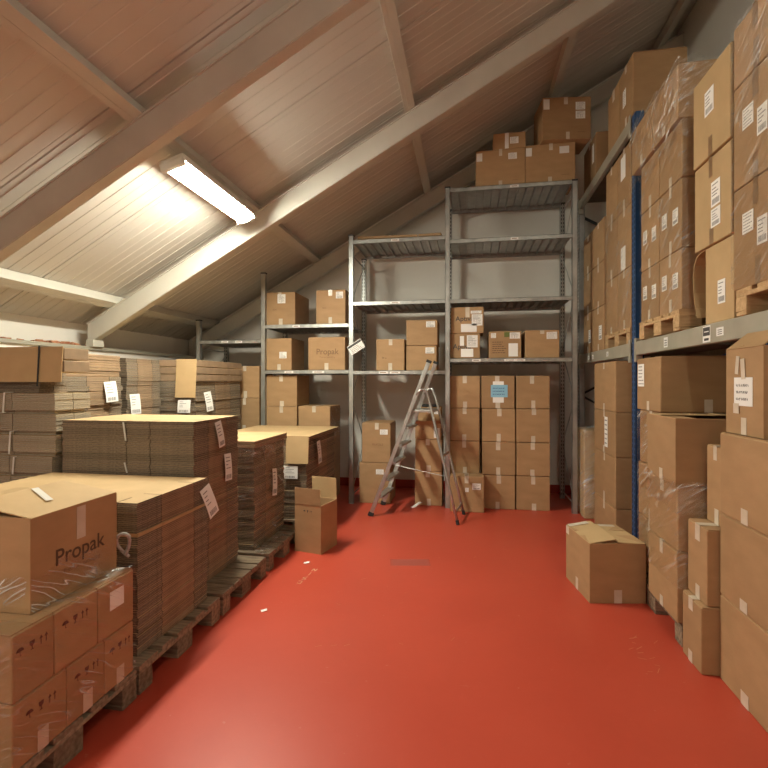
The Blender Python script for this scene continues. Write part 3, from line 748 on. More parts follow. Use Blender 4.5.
shelf_z = {0: [2.11], 1: [2.30, 1.705], 2: [3.355, 2.57, 1.695], 3: [3.93, 3.30, 2.565, 1.84]}
def shelf(x0, x1, z, tags=()):
    bm = bmesh.new(); x0 += .032; x1 -= .032
    o = None
    for y in (RY - .002, RYB + .01):
        if o: bm = bmesh.new()
        add_box(bm, x0, x1, y, y + .004, z - .05, z); add_box(bm, x0, x1, y, y + .03, z - .004, z); add_box(bm, x0, x1, y, y + .02, z - .05, z - .046)
        if o is None: o = P(finish(bm, 'shelf', GALV, sh))
        else: finish(bm, 'back_beam', GALV, o)
    bm = bmesh.new(); n = max(4, round((x1 - x0) / .105)); w = (x1 - x0) / n
    for k in range(n):
        a = x0 + k * w
        add_box(bm, a + .002, a + w - .002, RY + .004, RYB + .008, z - .0055, z - .0042)
        add_box(bm, a + .002, a + .0035, RY + .004, RYB + .008, z - .046, z - .0055); add_box(bm, a + w - .0035, a + w - .002, RY + .004, RYB + .008, z - .03, z - .0055)
        add_box(bm, a + w * .5 - .006, a + w * .5 + .006, RY + .03, RYB - .02, z - .012, z - .0055)
    finish(bm, 'shelf_panel', GALVD, o)
    for u, wl in tags:
        bm = bmesh.new(); add_box(bm, u - wl / 2, u + wl / 2, RY - .0032, RY - .002, z - .04, z - .012); add_box(bm, u - wl * .35, u + wl * .3, RY - .0038, RY - .0032, z - .03, z - .022, 1)
        finish(bm, 'shelf_label', [PAPER, INKF], o)
TAGS = {(0, 2.11): [(-3.0, .1), (-3.2, .1)], (1, 1.705): [(-2.3, .12), (-1.9, .16)], (1, 2.30): [(-2.2, .1)], (2, 1.695): [(-.9, .13), (-1.05, .12)], (2, 3.355): [(-.9, .1)], (2, 2.57): [(-.9, .12)], (3, 1.84): [(.1, .1), (.5, .14), (.62, .11)], (3, 3.93): [(.55, .1)], (3, 3.30): [(.55, .09)]}
for b, zs in shelf_z.items():
    for z in zs: shelf(XS[b], XS[b + 1], z, TAGS.get((b, z), ()))
def brace(x, z0, z1, flip):
    bm = bmesh.new(); a, b = (RY + .05, RYB) if not flip else (RYB, RY + .05)
    add_bar(bm, (x, a, z0), (x, b, z1), .022, .004, (0, 0, 1)); P(finish(bm, 'diagonal_brace', GALVD, sh))
for x, top in zip(XS, TOPB):
    z = .12; k = 0
    while z + .6 < top: brace(x, z, z + .58, k % 2); z += .62; k += 1
for x, top in zip(XS, TOPB):
    for z in (.1, top - .12):
        bm = bmesh.new(); add_bar(bm, (x, RY + .05, z), (x, RYB, z), .022, .004, (0, 0, 1)); P(finish(bm, 'cross_brace', GALVD, sh))
# hanging sign on the second upright
bm = label_bm(.205, .125, 'text', 8)
add_box(bm, -.1, .1, .03, .055, .0007, .0011, 1)
o = finish(bm, 'paper_sign', [PAPER, INK]); o.matrix_world = Matrix.Translation((-1.40, RY - .012, 1.995)) @ Matrix.Rotation(R(90), 4, 'X') @ Matrix.Rotation(R(32), 4, 'Z')
tag(o, 'tilted white printed card stuck on the upright beside the shelved boxes', 'sign')

# ------------------------------------------------------------------ boxes on the shelving
YF0 = 6.004
def sb(label, x0, x1, z0, z1, depth=.45, y=YF0, **k): return box(label, (x0, x1), (y, y + depth), (z0, z1), **k)
G1 = 'boxes on the two-shelf bay'
sb('box with a square white label, left on the upper shelf of the second bay', -2.635, -2.235, 2.30, 2.735, .56, group=G1, tape='-Y:tb', labels=[('-Y', .03, .3, .11, .12, 'two')], texts=[('-Y', -.2, -.03, .035, '2041', INKF)])
sb('box with two small labels, right on the second bay upper shelf', -1.948, -1.555, 2.30, 2.745, .5, group=G1, tape='-Y:tb', labels=[('-Y', .3, .34, .095, .085, 'barcode')], texts=[('-Y', -.22, -.03, .03, '2041', INKF)], lift=1.5)
sb('box with a low white label, left on the second bay lower shelf', -2.65, -2.285, 1.705, 2.13, .5, group=G1, tape='-Y:b', labels=[('-Y', .18, -.03, .10, .085, 'barcode')], tapemat=TAPE)
sb('printed box with large brown lettering on the lower shelf of the second bay', -2.055, -1.56, 1.705, 2.135, .45, group=G1, tape='-Y:b', texts=[('-Y', .02, .05, .105, 'Propak', INKF, 0, .0012), ('-Y', .02, -.11, .026, 'Premium packaging', INKF)])
G2 = 'boxes standing below the lower shelf of the second bay'
for k, lab in enumerate(['bottom box of the column of four below the second bay', 'second box up in the column of four below the second bay', 'third box up in the column of four, half hidden by pale carton tops', 'topmost box of the column of four right under the lower shelf']):
    z = .41 * k; sb(lab, -2.635, -2.21, z, z + .41, .5, group=G2, tape='-Y:tb')
for k, lab in enumerate(['bottom box of the column of three, behind the stacked flat cartons', 'middle box of the column of three, behind the stacked flat cartons', 'top box of the column of three, its corner edged with film']):
    z = .412 * k; sb(lab, -2.19, -1.76, z, z + .412, .5, group=G2, tape='-Y:tb')
film('clear film round the top box of the column of three', (-2.195, -1.752), (5.995, 6.505), (.83, 1.23), ['+X'], mat=FILM_HEAVY, group=None)
G3 = 'boxes stacked in the lowest corner bay'
for k, (lab, z0, z1) in enumerate([('bottom box in the left corner bay', 0, .445), ('second box up in the left corner bay', .445, .89), ('third box up in the left corner bay, half hidden by the corner stack', .89, 1.337), ('top box in the left corner bay below the low shelf', 1.337, 1.765)]):
    sb(lab, -3.15, -2.735, z0, z1, .45, group=G3, tape='-Y:tb', tw=.045)
# third bay
G4 = 'boxes on the lowest shelf of the third bay'
sb('box with small printed digits standing alone on the third bay shelf', -1.15, -.79, 1.695, 2.095, .42, group=G4, tape='-Y:tb', texts=[('-Y', -.22, -.1, .035, '30 x', INKB), ('-Y', .3, .38, .025, '-----', INKF)])
sb('lower of two plain boxes stacked on the third bay shelf', -.765, -.385, 1.695, 2.008, .42, group=G4, labels=[('-Y', .28, .3, .11, .075, 'barcode')], mat=KRAFT)
sb('upper of two plain boxes stacked on the third bay shelf', -.765, -.375, 2.008, 2.33, .42, group=G4, labels=[('-Y', .28, .32, .11, .075, 'barcode')])
G5 = 'boxes on the floor below the third bay'
sb('lower of two boxes left of the stepladder', -1.375, -.975, 0, .52, .45, group=G5, labels=[('-Y', .17, .28, .10, .065, 'text')], y=6.02)
b_ = sb('upper of two boxes left of the stepladder, tape peeling from its top', -1.34, -.97, .52, 1.03, .45, group=G5, labels=[('-Y', .27, .27, .10, .065, 'text')], texts=[('-Y', .05, -.05, .04, 'FRAGILE', INKF)], tape='-Y:t', lift=1.2, y=6.02)
for k, (lab, z0, z1, x0) in enumerate([('bottom box of the column behind the stepladder', 0, .43, -.66), ('second box up behind the stepladder', .43, .835, -.655)]):
    sb(lab, x0, -.32, z0, z1, .42, group=G5, tape='-Y:tb', y=6.03)
sb('open-topped box with white labels third up behind the stepladder', -.655, -.33, .835, 1.03, .4, group=G5, open_=[('-X', 150, .1), ('+X', 170, .12), ('-Y', 30, .09, KRAFT_PALE)], labels=[('-Y', .33, -.1, .07, .12, 'text')], texts=[('-Y', -.2, .12, .03, '24', INKB)], y=6.02)
sb('small box topping the column behind the stepladder', -.62, -.335, 1.05, 1.235, .35, group=G5, tape='-Y:t', labels=[('-Y', .3, .2, .05, .06, 'text')], y=6.02)
bm = bmesh.new(); add_box(bm, -.58, -.37, 6.08, 6.3, 1.236, 1.262, 0, None, .008); tag(finish(bm, 'plastic_tray', BLACKM), 'flat black tray on the small box behind the stepladder', 'tray')
bm = bmesh.new(); add_box(bm, -.6, -.36, 6.05, 6.34, 1.032, 1.049, 0, None, .004); tag(finish(bm, 'flattened_carton', [KRAFT]), 'thin flat board lying between the two topmost boxes behind the stepladder', 'carton')
# flat cartons on the top shelf of the third bay
for k, (x0, x1, rz, lab) in enumerate([(-1.42, -.62, 2, 'long flat carton lying on the top shelf of the third bay'), (-.62, -.30, -3, 'short dark flat carton at the end of the third bay top shelf')]):
    bm = bmesh.new()
    for j in range(2): add_box(bm, -(x1 - x0) / 2 + .01 * j, (x1 - x0) / 2 - .02 * j, -.2, .2, .035 * j, .035 * j + .032, 0, Matrix.Rotation(R(rz), 4, 'Z') , .003)
    o = finish(bm, 'flattened_carton', [KRAFT]); o.location = ((x0 + x1) / 2, 6.25, 3.356); tag(o, lab, 'carton', 'flat cartons on the top shelf')
# fourth bay
G6 = 'boxes on the lowest shelf of the fourth bay'
lb = [('-Y', .1, -.28, .15, .10, 'plain'), ('-Y', .26, .18, .13, .15, 'two'), ('-Y', -.06, .2, .05, .12, 'plain')]
sb('lower of two lettered boxes pasted with white papers on the fourth bay shelf', -.245, .145, 1.84, 2.15, .45, group=G6, labels=lb, texts=[('-Y', -.06, -.03, .085, 'Aptiva', INK, 0, .0008)])
sb('upper of two lettered boxes pasted with white papers on the fourth bay shelf', -.21, .19, 2.15, 2.475, .45, group=G6, labels=[('-Y', .05, -.3, .19, .10, 'plain'), ('-Y', .3, -.0, .13, .14, 'two'), ('-Y', .27, .3, .13, .035, 'text')], texts=[('-Y', -.08, .05, .085, 'Aptiva', INK, 0, .0008)], tape='-Y:t', td=.11)
b_ = sb('box with dense small print, green sticker and two white labels', .253, .635, 1.84, 2.17, .45, group=G6, labels=[('-Y', .25, -.2, .11, .16, 'plain'), ('-Y', .3, .33, .12, .075, 'two'), ('-Y', -.36, .34, .06, .06, 'text')])
bm = label_bm(.20, .17, 'text', 3); o = finish(bm, 'printed_panel', [KRAFT, INKB], b_); o.matrix_local = face_mat('-Y', (.382, .45, .34), -.07, -.04, .0014)
put_label(b_, (.382, .45, .34), '-Y', .025, .115, .07, .06, 'plain', 0, 'green_sticker', [simple('green_print', (.12, .14, .03), .6)])
sb('plain box with one white label at the right end of the fourth bay shelf', .68, 1.075, 1.84, 2.175, .45, group=G6, tape='-Y:t', td=.05, labels=[('-Y', .28, .3, .12, .085, 'text')])
G7 = 'twelve boxes in three columns below the fourth bay'
colw = [('left', -.235, .145), ('middle', .168, .562), ('right', .58, .968)]
rown = ['bottom', 'second', 'third', 'topmost']
zs = [0, .415, .82, 1.228, 1.63]
for ci, (cn, x0, x1) in enumerate(colw):
    for r in range(4):
        extra = {}
        if ci == 1 and r == 3: extra = dict(labels=[('-Y', .01, .0, .13, .26, 'plain')])
        lab = '%s box in the %s column of the three under the fourth bay' % ({'second': 'second-from-bottom', 'third': 'third-from-bottom'}.get(rown[r], rown[r]), cn)
        if ci == 1 and r == 3: lab = 'topmost box of the middle column, bearing a blue handwritten sheet'
        j = random.uniform(-.006, .006)
        b_ = sb(lab, x0 + j, x1 + j, zs[r], zs[r + 1] - .002, .5, group=G7, tape='-Y:tb', td=.08, y=6.004 + (.02 if ci == 0 and r == 0 else random.uniform(0, .012)) + (.03 if ci == 0 else 0), **extra)
        if ci == 1 and r == 3:
            put_label(b_, (x1 - x0, .5, .4), '-Y', .015, .01, .20, .15, 'hand', 0, 'blue_note', [BLUEP, simple('blue_ink', (.04, .1, .3), .6)], off=.0036)
sb('box with small white labels standing before the left column, next to the ladder feet', -.212, .187, 0, .43, .22, group='boxes on the floor below the fourth bay', y=5.80, tape='-Y:t', labels=[('-Y', .28, .22, .10, .075, 'barcode'), ('-Y', 0, .12, .04, .05, 'text')])
G8 = 'boxes piled on top of the fourth bay'
sb('left of two boxes standing on the very top of the shelving', .097, .678, 3.93, 4.385, .42, group=G8, tape='-Y:tb', labels=[('-Y', .25, .3, .10, .075, 'text'), ('-Y', -.43, .32, .07, .10, 'plain')], texts=[('-Y', .3, -.34, .03, '--------', INKB)], tw=.04)
sb('right of two boxes standing on the very top of the shelving', .683, 1.256, 3.93, 4.405, .42, group=G8, tape='-Y:tb', labels=[('-Y', .28, .32, .11, .085, 'plain'), ('-Y', -.43, .32, .07, .10, 'plain')], texts=[('-Y', .3, -.3, .035, '--------', INKB)], tw=.04)
sb('small box lying on the left box above the shelving', .305, .685, 4.385, 4.58, .35, group=G8, labels=[('-Y', .15, 0, .10, .08, 'text'), ('-Y', -.08, 0, .045, .19, 'plain')], mat=KRAFT)
box('biggest box perched highest above the shelving, slightly turned', None, None, (4.405, 4.905), G8, R(7), 'y', '-Y:tb', labels=[('-Y', .28, .28, .11, .09, 'text'), ('-Y', .28, .07, .11, .09, 'two'), ('-Y', -.42, .33, .07, .12, 'plain')], texts=[('-Y', .3, -.33, .035, '--------', INKB)], center=(1.12, 6.13), dims=(.56, .40, .50), tw=.045)

# ------------------------------------------------------------------ stepladder
ld = empty('stepladder', (-.6, 5.6, 0), 0, 'aluminium platform stepladder standing open before the shelving', 'stepladder')
def LP(o): o.location = Vector(o.location) - Vector(ld.location); return o
YN, YFm = 5.44, 5.96
def front_pt(s, z):
    t = z / 1.79; x = -1.115 + (.675) * t; y0 = (YN + .07 * t) if s == 0 else (YFm - .10 * t)
    return Vector((x + (.055 if s else 0), y0, z))
def rear_pt(s, z):
    t = z / 1.215; x = -.107 - .30 * t; y0 = (5.27 + .21 * t) if s == 0 else (5.69 + .12 * t)
    return Vector((x + (.06 if s else 0), y0, z))
for s in (0, 1):
    bm = bmesh.new(); add_bar(bm, front_pt(s, .03), front_pt(s, 1.79), .046, .02, (1, 0, 0), 0, .004); o = LP(finish(bm, 'front_rail', ALU, ld))
    bm = bmesh.new(); add_bar(bm, front_pt(s, 0), front_pt(s, .045), .065, .03, (1, 0, 0), 0, .005); finish(bm, 'rubber_foot', RUBBER, o)
    bm = bmesh.new(); add_bar(bm, front_pt(s, 1.77), front_pt(s, 1.80), .06, .026, (1, 0, 0), 0, .004); finish(bm, 'end_cap', RUBBER, o)
    # rear leg with the bend that hooks over to the front rail above the platform
    hook = [front_pt(s, 1.40) , front_pt(s, 1.46) + Vector((.03, 0, 0)), front_pt(s, 1.47) + Vector((.075, 0, 0)), rear_pt(s, 1.36)]
    pts = hook + [rear_pt(s, z) for z in (1.215, .8, .4, .03)]
    bm = bmesh.new(); add_tube(bm, pts, .016, 10); o = LP(finish(bm, 'rear_leg', ALU, ld, True))
    bm = bmesh.new(); add_tube(bm, [rear_pt(s, 0), rear_pt(s, .045)], .019, 10); finish(bm, 'rubber_foot', RUBBER, o)
for z in (.22, .42, .62, .82, 1.02):
    a, b = front_pt(0, z), front_pt(1, z); bm = bmesh.new(); d = (b - a)
    for (dx_, w) in ((.02, .085),):
        add_bar(bm, a + Vector((dx_, 0, 0)), b + Vector((dx_, 0, 0)), w, .022, (1, 0, 0), 0, .003)
        for k in range(4): add_bar(bm, a + Vector((dx_ - .03 + .02 * k, 0, .012)), b + Vector((dx_ - .03 + .02 * k, 0, .012)), .006, .004, (1, 0, 0))
    LP(finish(bm, 'step', ALU, ld))
bm = bmesh.new(); a, b = front_pt(0, 1.215), front_pt(1, 1.215); e = (rear_pt(0, 1.215) - a).x
add_bar(bm, a + Vector((e / 2, 0, 0)), b + Vector((e / 2, 0, 0)), e + .02, .026, (1, 0, 0), 0, .004)
for k in range(6): add_bar(bm, a + Vector((e * (k + .5) / 6, .01, .014)), b + Vector((e * (k + .5) / 6, -.01, .014)), .012, .004, (1, 0, 0))
LP(finish(bm, 'platform', ALU, ld))
for z in (.12, .72):
    bm = bmesh.new(); add_bar(bm, rear_pt(0, z), rear_pt(1, z), .03, .012, (0, 0, 1), 0, .002); LP(finish(bm, 'rear_brace', ALU, ld))
bm = bmesh.new(); add_tube(bm, [front_pt(0, .6) + Vector((.02, .02, 0)), rear_pt(0, .5)], .003, 6); LP(finish(bm, 'spreader_strap', GALVD, ld))

# paper scraps
def scrap(label, x, y, w, h, rz, curl=.02):
    bm = bmesh.new(); n = 8; a = []; b = []
    for k in range(n + 1):
        u = w * (k / n - .5); z = .002 + curl * (1 - math.cos(k / n * 3.0)) / 2
        a.append((bm.verts.new((u, -h / 2, z)), bm.verts.new((u, h / 2, z)))); b.append((bm.verts.new((u, -h / 2, z + .001)), bm.verts.new((u, h / 2, z + .001))))
    for k in range(n): bm.faces.new((a[k][0], a[k + 1][0], a[k + 1][1], a[k][1])); bm.faces.new((b[k][0], b[k][1], b[k + 1][1], b[k + 1][0])); bm.faces.new((a[k][0], b[k][0], b[k + 1][0], a[k + 1][0])); bm.faces.new((a[k][1], a[k + 1][1], b[k + 1][1], b[k][1]))
    bm.faces.new((a[0][0], a[0][1], b[0][1], b[0][0])); bm.faces.new((a[-1][0], b[-1][0], b[-1][1], a[-1][1]))
    o = finish(bm, 'paper_scrap', PAPER); o.location = (x, y, .001); o.rotation_euler = (0, 0, rz)
    tag(o, label, 'paper', 'paper scraps on the floor')
scrap('curled white paper on the red floor under the stepladder', -.63, 5.93, .14, .06, R(35), .05)
scrap('tiny paper scrap on the red floor near the small open box', -1.36, 3.93, .05, .035, R(10), .006)
scrap('tiny paper scrap on the red floor beside the near pallets', -1.36, 3.06, .04, .03, R(30), .004)

# ------------------------------------------------------------------ boxes on the floor in the aisle
box('small open box with upright flaps on the red floor by the left pallets', None, None, (0, .437), None, R(-13), open_=[('-Y', 88, .15, KRAFT), ('+Y', 93, .20, KRAFT_PALE), ('-X', 262, .12, KRAFT_IN), ('+X', 262, .12, KRAFT_IN)],
    marks=[('-Y', 0, .36, .026)], center=(-1.40, 4.32), dims=(.275, .30, .437), texts=[('-Y', .3, -.2, .02, ' ', INKF)])
ca, sa = math.cos(R(9)), math.sin(R(9)); cw, cd = .39, .455
fb = box('large box alone on the red floor, one taped top flap gaping', None, None, (0, .415), None, R(9), open_=[('-Y', 178, .17, KRAFT_IN), ('+Y', 178, .17, KRAFT_IN), ('+X', 177.5, .193, KRAFT_PALE), ('-X', 170.5, .192, KRAFT_PALE)],
    tape='-X:b -Y:b', center=(.84 + ca * cw / 2 - sa * cd / 2, 3.56 + sa * cw / 2 + ca * cd / 2), dims=(cw, cd, .415))
dm = (cw, cd, .415)
bm = bmesh.new(); add_box(bm, -.03, .03, -.03, .03, 0, .0008); o = finish(bm, 'tape', TAPE, fb); o.matrix_local = face_mat('-X', dm, -cd / 2 + .035, dm[2] / 2 - .03, .0014)
bm = bmesh.new(); add_box(bm, 0, .15, -.028, .028, 0, .0008); o = finish(bm, 'tape', TAPE, fb); o.matrix_local = Matrix.Translation((-cw / 2 + .005, cd / 2 - .04, .4225)) @ Matrix.Rotation(R(-9.5), 4, 'Y')
bm = bmesh.new(); add_box(bm, 0, .12, -.026, .026, 0, .0008); o = finish(bm, 'tape', TAPE, fb); o.matrix_local = Matrix.Translation((cw / 2 - .15, cd / 2 - .035, .4235)) @ Matrix.Rotation(R(2.5), 4, 'Y')

# ------------------------------------------------------------------ blue pallet rack on the right
RX, RXB = 1.45, 2.50
rk = empty('pallet_rack', (RX, 4.62, 0), 0, 'blue pallet rack with pale beams along the right side', 'rack')
def KP(o): o.location = Vector(o.location) - Vector(rk.location); return o
def blue_upright(x, y, z1, paint=BLUE):
    bm = bmesh.new()
    add_box(bm, x, x + .004, y - .05, y + .05, 0, z1); add_box(bm, x, x + .07, y - .05, y - .046, 0, z1); add_box(bm, x, x + .07, y + .046, y + .05, 0, z1)
    add_box(bm, x + .066, x + .07, y - .05, y - .02, 0, z1); add_box(bm, x + .066, x + .07, y + .02, y + .05, 0, z1)
    z = .06
    while z < z1 - .05:
        for d in (-.026, .026): add_box(bm, x - .0008, x, y + d - .006, y + d + .006, z, z + .03, 1)
        z += .05
    o = KP(finish(bm, 'upright', [paint, HOLE], rk))
    bm = bmesh.new(); add_box(bm, x - .02, x + .10, y - .07, y + .07, 0, .008); finish(bm, 'foot_plate', paint, o)
for y in (4.62, 6.80):
    for x in (RX + .012, RXB): blue_upright(x, y, 3.95, BLUE if y < 6 else GALVD)  # far frame greyed instead of blue, painting in the shade there
    z = .2; k = 0
    while z < 3.6:
        bm = bmesh.new(); a, b = (RX + .08, RXB) if k % 2 == 0 else (RXB, RX + .08)
        add_bar(bm, (a, y, z), (b, y, z + .55), .035, .025, (0, 1, 0)); KP(finish(bm, 'diagonal_brace', BLUE if y < 6 else BLACKM, rk)); z += .6; k += 1  # far braces black instead of blue, shade put into the colour
for y in (1.92,):
    for x in (RX + .012, RXB): blue_upright(x, y, 4.05)
def beam(y0, y1, z0, z1, labels=()):
    for x, nm in ((RX, 'beam'), (RXB + .02, 'beam')):
        bm = bmesh.new(); add_box(bm, x, x + .05, y0, y1, z0, z1, 0, None, .006); o = KP(finish(bm, nm, BEAM, rk))
        for yy in (y0, y1):
            bm = bmesh.new(); s = 1 if yy == y0 else -1
            add_box(bm, x - .004, x + .054, min(yy, yy + s * .045), max(yy, yy + s * .045), z0 - .06, z1 + .03, 0, None, .003); finish(bm, 'beam_connector', BEAM, o)
        if x == RX:
            for (yy, w, h, dark) in labels:
                bm = bmesh.new(); add_box(bm, x - .0012, x, yy - w / 2, yy + w / 2, (z0 + z1) / 2 - h / 2, (z0 + z1) / 2 + h / 2)
                mz = (z0 + z1) / 2
                if dark:
                    add_box(bm, x - .0018, x - .0012, yy - w * .45, yy + w * .45, mz - h * .1, mz + h * .42, 1); add_box(bm, x - .0018, x - .0012, yy - w * .3, yy + w * .3, mz - h * .4, mz - h * .25, 1)
                    add_box(bm, x - .0022, x - .0018, yy - w * .3, yy + w * .3, mz + h * .12, mz + h * .18, 0)
                else:
                    for k in range(3): add_box(bm, x - .0018, x - .0012, yy - w * .3, yy + w * .3, mz - h * .32 + h * .24 * k, mz - h * .24 + h * .24 * k, 1)
                finish(bm, 'beam_label', [PAPER, INK], o)
beam(1.975, 4.565, 1.785, 1.905, [(3.26, .095, .10, True), (3.10, .08, .05, False), (3.88, .07, .075, False)])
beam(4.675, 6.745, 1.785, 1.905, [(5.4, .07, .05, False), (6.2, .06, .05, False), (6.0, .06, .05, False)])
beam(4.675, 6.745, 3.835, 3.945)
# shelf decks: boards across the beams
def deck(y0, y1, z):
    bm = bmesh.new(); y = y0
    while y < y1 - .05:
        w = min(.20, y1 - y); add_box(bm, RX + .052, RXB + .018, y, y + w - .008, z - .022, z - .003); y += w
    KP(finish(bm, 'deck_board', simple('deck', (.16, .12, .08), .8), rk))
deck(1.98, 4.56, 1.905); deck(4.68, 6.74, 1.905); deck(4.68, 6.74, 3.945)

def rb(label, Y, Z, X0=RX, depth=.45, **k): return box(label, (X0, X0 + depth), Y, Z, **dict(dict(seam='x'), **k))
# lower far bay: column of four
G9 = 'column of boxes on the floor behind the blue upright'
for lab, z0, z1, ex in [('bottom box of the column behind the blue upright', 0, .36, {}), ('second box up behind the blue upright', .36, .84, {}), ('box with a long white label third up behind the blue upright', .84, 1.266, dict(labels=[('-X', .1, .0, .11, .30, 'text')])), ('top box behind the blue upright under the beam', 1.266, 1.75, {})]:
    rb(lab, (4.80, 5.56), (z0, z1), 1.36, .42, group=G9, tape='-X:tb', tw=.05, **ex)
# upright wrapped carton in the gap
q_ = box('narrow upright carton bundle in the gap beside the galvanised upright', (1.30, 1.56), (5.75, 6.2), (0, 1.0), None, seam='x', mat=KRAFT_PALE)
film('cloudy film round the narrow upright bundle in the gap', (1.29, 1.57), (5.74, 6.21), (.01, 1.02), ['-Y', '-X', '+Z'], mat=FILM_HEAVY, amp=.014, res=.03, group=None)
# level one, far bay
G10 = 'boxes stacked on the beam level at the far end'
for cn, Y in (('nearer', (5.575, 6.02)), ('farther', (6.04, 6.5))):
    for r, (rn, z0, z1) in enumerate([('bottom', 1.905, 2.40), ('middle', 2.40, 2.89), ('top', 2.89, 3.36)]):
        rb('%s box of the %s bare column at the far end of the rack' % (rn, cn), Y, (z0, z1), RX + .01, .45, group=G10, tape='-X:tb', labels=[('-X', .2, -.1, .12, .16, 'barcode')] if r == 0 else [])
pallet('pallet under the wrapped boxes left of the blue upright, on the beam', (RX + .01, 2.45), (4.72, 5.52), 1.9075, WOODN, 'pallets on the rack beams')
G11 = 'wrapped boxes left of the blue upright on the beam level'
for cn, Y in (('near', (4.72, 5.115)), ('far', (5.125, 5.52))):
    for r, (rn, z0, z1) in enumerate([('bottom', 2.049, 2.62), ('middle', 2.62, 3.2), ('top', 3.2, 3.78)]):
        ex = dict(labels=[('-X', -.05, -.3 if rn == 'middle' else .2, .14, .22, 'plain')]) if cn == 'near' and rn != 'bottom' else {}
        rb('%s wrapped box in the %s column left of the blue upright' % (rn, cn), Y, (z0, z1), RX + .02, .5, group=G11, tape='-X:tb', **ex)
film('clear film round the wrapped boxes left of the blue upright', (RX + .012, 1.98), (4.71, 5.53), (2.06, 3.3), ['-X'], mat=FILM, amp=.006, skew=.6)
# top level far bay
G12 = 'boxes on the highest beam level'
rb('box with an edge label at the far end of the highest beam', (5.90, 6.48), (3.946, 4.45), RX + .01, .45, group=G12, tape='-X:t', labels=[('-X', .3, .1, .08, .22, 'plain')])
rb('farther of two boxes above the highest beam near the roof', (5.03, 5.41), (3.946, 4.52), RX + .01, .45, group=G12, tape='-X:t', tw=.07, td=.12)
rb('nearer of two boxes above the highest beam near the roof', (4.64, 5.02), (3.946, 4.52), RX + .01, .45, group=G12, tape='-X:tb', labels=[('-X', -.1, .0, .09, .16, 'text')])
# level one, near bay: wrapped pallet next to the upright
pallet('pallet of the tall wrapped load on the beam right of the blue upright', (RX - .02, 2.44), (3.60, 4.38), 1.9075, WOODN, 'pallets on the rack beams')
G13 = 'boxes of the tall wrapped load on the beam'
for cn, Y in (('near', (3.60, 3.985)), ('far', (3.995, 4.38))):
    for r, (rn, z0, z1) in enumerate([('bottom', 2.05, 2.475), ('second', 2.475, 2.96)]):
        rb('%s box of the %s column in the tall wrapped load' % (rn, cn), Y, (z0, z1), RX - .005, .5, group=G13, tape='-X:tb', labels=[('-X', -.25, .05, .09, .11, 'barcode'), ('-X', .25, .0, .09, .11, 'barcode')], tw=.04)
for rn, z0, z1 in (('third', 2.96, 3.36), ('topmost', 3.36, 3.74)):
    for cn, Y in (('near', (3.59, 3.985 if rn == 'third' else 4.06)), ('far', (3.995 if rn == 'third' else 4.07, 4.38 if rn == 'third' else 4.54))):
        rb('%s film-covered box of the %s column in the tall wrapped load' % (rn, cn), Y, (z0, z1), RX - (.005 if rn == 'third' else .03), .52, group=G13, tape='-X:b')
film('clear film round the lower tall load on the beam', (RX - .012, 1.97), (3.588, 4.39), (2.055, 3.3), ['-X', '-Y'], mat=FILM, amp=.005, skew=.3)
film('bunched shiny film draped over the top of the tall load', (RX - .04, 2.0), (3.575, 4.55), (3.22, 3.75), ['-X', '-Y'], mat=FILM_HEAVY, amp=.012, lumps=.012, res=.02, skew=.8, ragged=.10)
# tall cartons
G14 = 'tall cartons between the wrapped loads'
rb('lower of two tall cartons with white labels between the wrapped loads', (2.99, 3.43), (2.385, 2.92), RX + .005, .5, group=G14, mat=KRAFT_PALE, tape='-X:tb', tapemat=TAPE_BROWN, tw=.045, td=.11, labels=[('-X', .12, .05, .105, .15, 'barcode'), ('-X', .12, -.22, .11, .11, 'barcode')])
rb('upper of two tall cartons with white labels between the wrapped loads', (2.985, 3.425), (2.922, 3.46), RX - .005, .5, group=G14, mat=KRAFT_PALE, tape='-X:b', tapemat=TAPE_BROWN, tw=.045, td=.11, labels=[('-X', -.02, .12, .11, .15, 'barcode')])
n0 = box('open carton with a curling flap below the tall cartons', (RX + .02, RX + .5), (2.99, 3.32), (1.906, 2.385), None, seam='x', mat=KRAFT_PALE, labels=[('-X', .1, -.13, .085, .14, 'barcode')])
bm = bmesh.new(); A = []
for y, z in ((.163, .474), (.22, .474), (.29, .455), (.325, .41), (.34, .33), (.335, .23), (.315, .13), (.285, .06)):
    A.append([bm.verts.new((x, y + d, z + d)) for x, d in ((-.235, 0), (.16, 0), (.16, .005), (-.235, .005))])
for a, b in zip(A, A[1:]):
    for i in range(4): bm.faces.new((a[i], a[(i + 1) % 4], b[(i + 1) % 4], b[i]))
bm.faces.new(A[0]); bm.faces.new(A[-1][::-1])
finish(bm, 'flap', KRAFT_PALE, n0)
# far right wrapped load
pallet('new pale pallet under the wrapped load at the right edge', (RX + .0, 2.44), (2.1, 2.93), 1.9075, WOODN, 'pallets on the rack beams')
G15 = 'boxes of the wrapped load at the right edge'
for cn, Y in (('far', (2.525, 2.955)), ('near', (2.09, 2.52))):
    for rn, z0, z1 in (('bottom', 2.05, 2.60), ('middle', 2.60, 3.16), ('top', 3.16, 3.5)):
        rb('%s box in the %s column of the wrapped load at the right edge' % (rn, cn), Y, (z0, z1), RX, .5, group=G15, tape='-X:tb', tapemat=TAPE_BROWN, tw=.045, td=.12, labels=[] if rn == 'top' else [('-X', .12, -.02, .085, .14, 'barcode'), ('-X', -.17, .12, .10, .11, 'text')])
film('clear film round the wrapped load at the right edge', (RX - .008, 2.0), (2.08, 2.965), (2.06, 3.5), ['-X', '+Y'], mat=FILM, amp=.006, skew=.9)
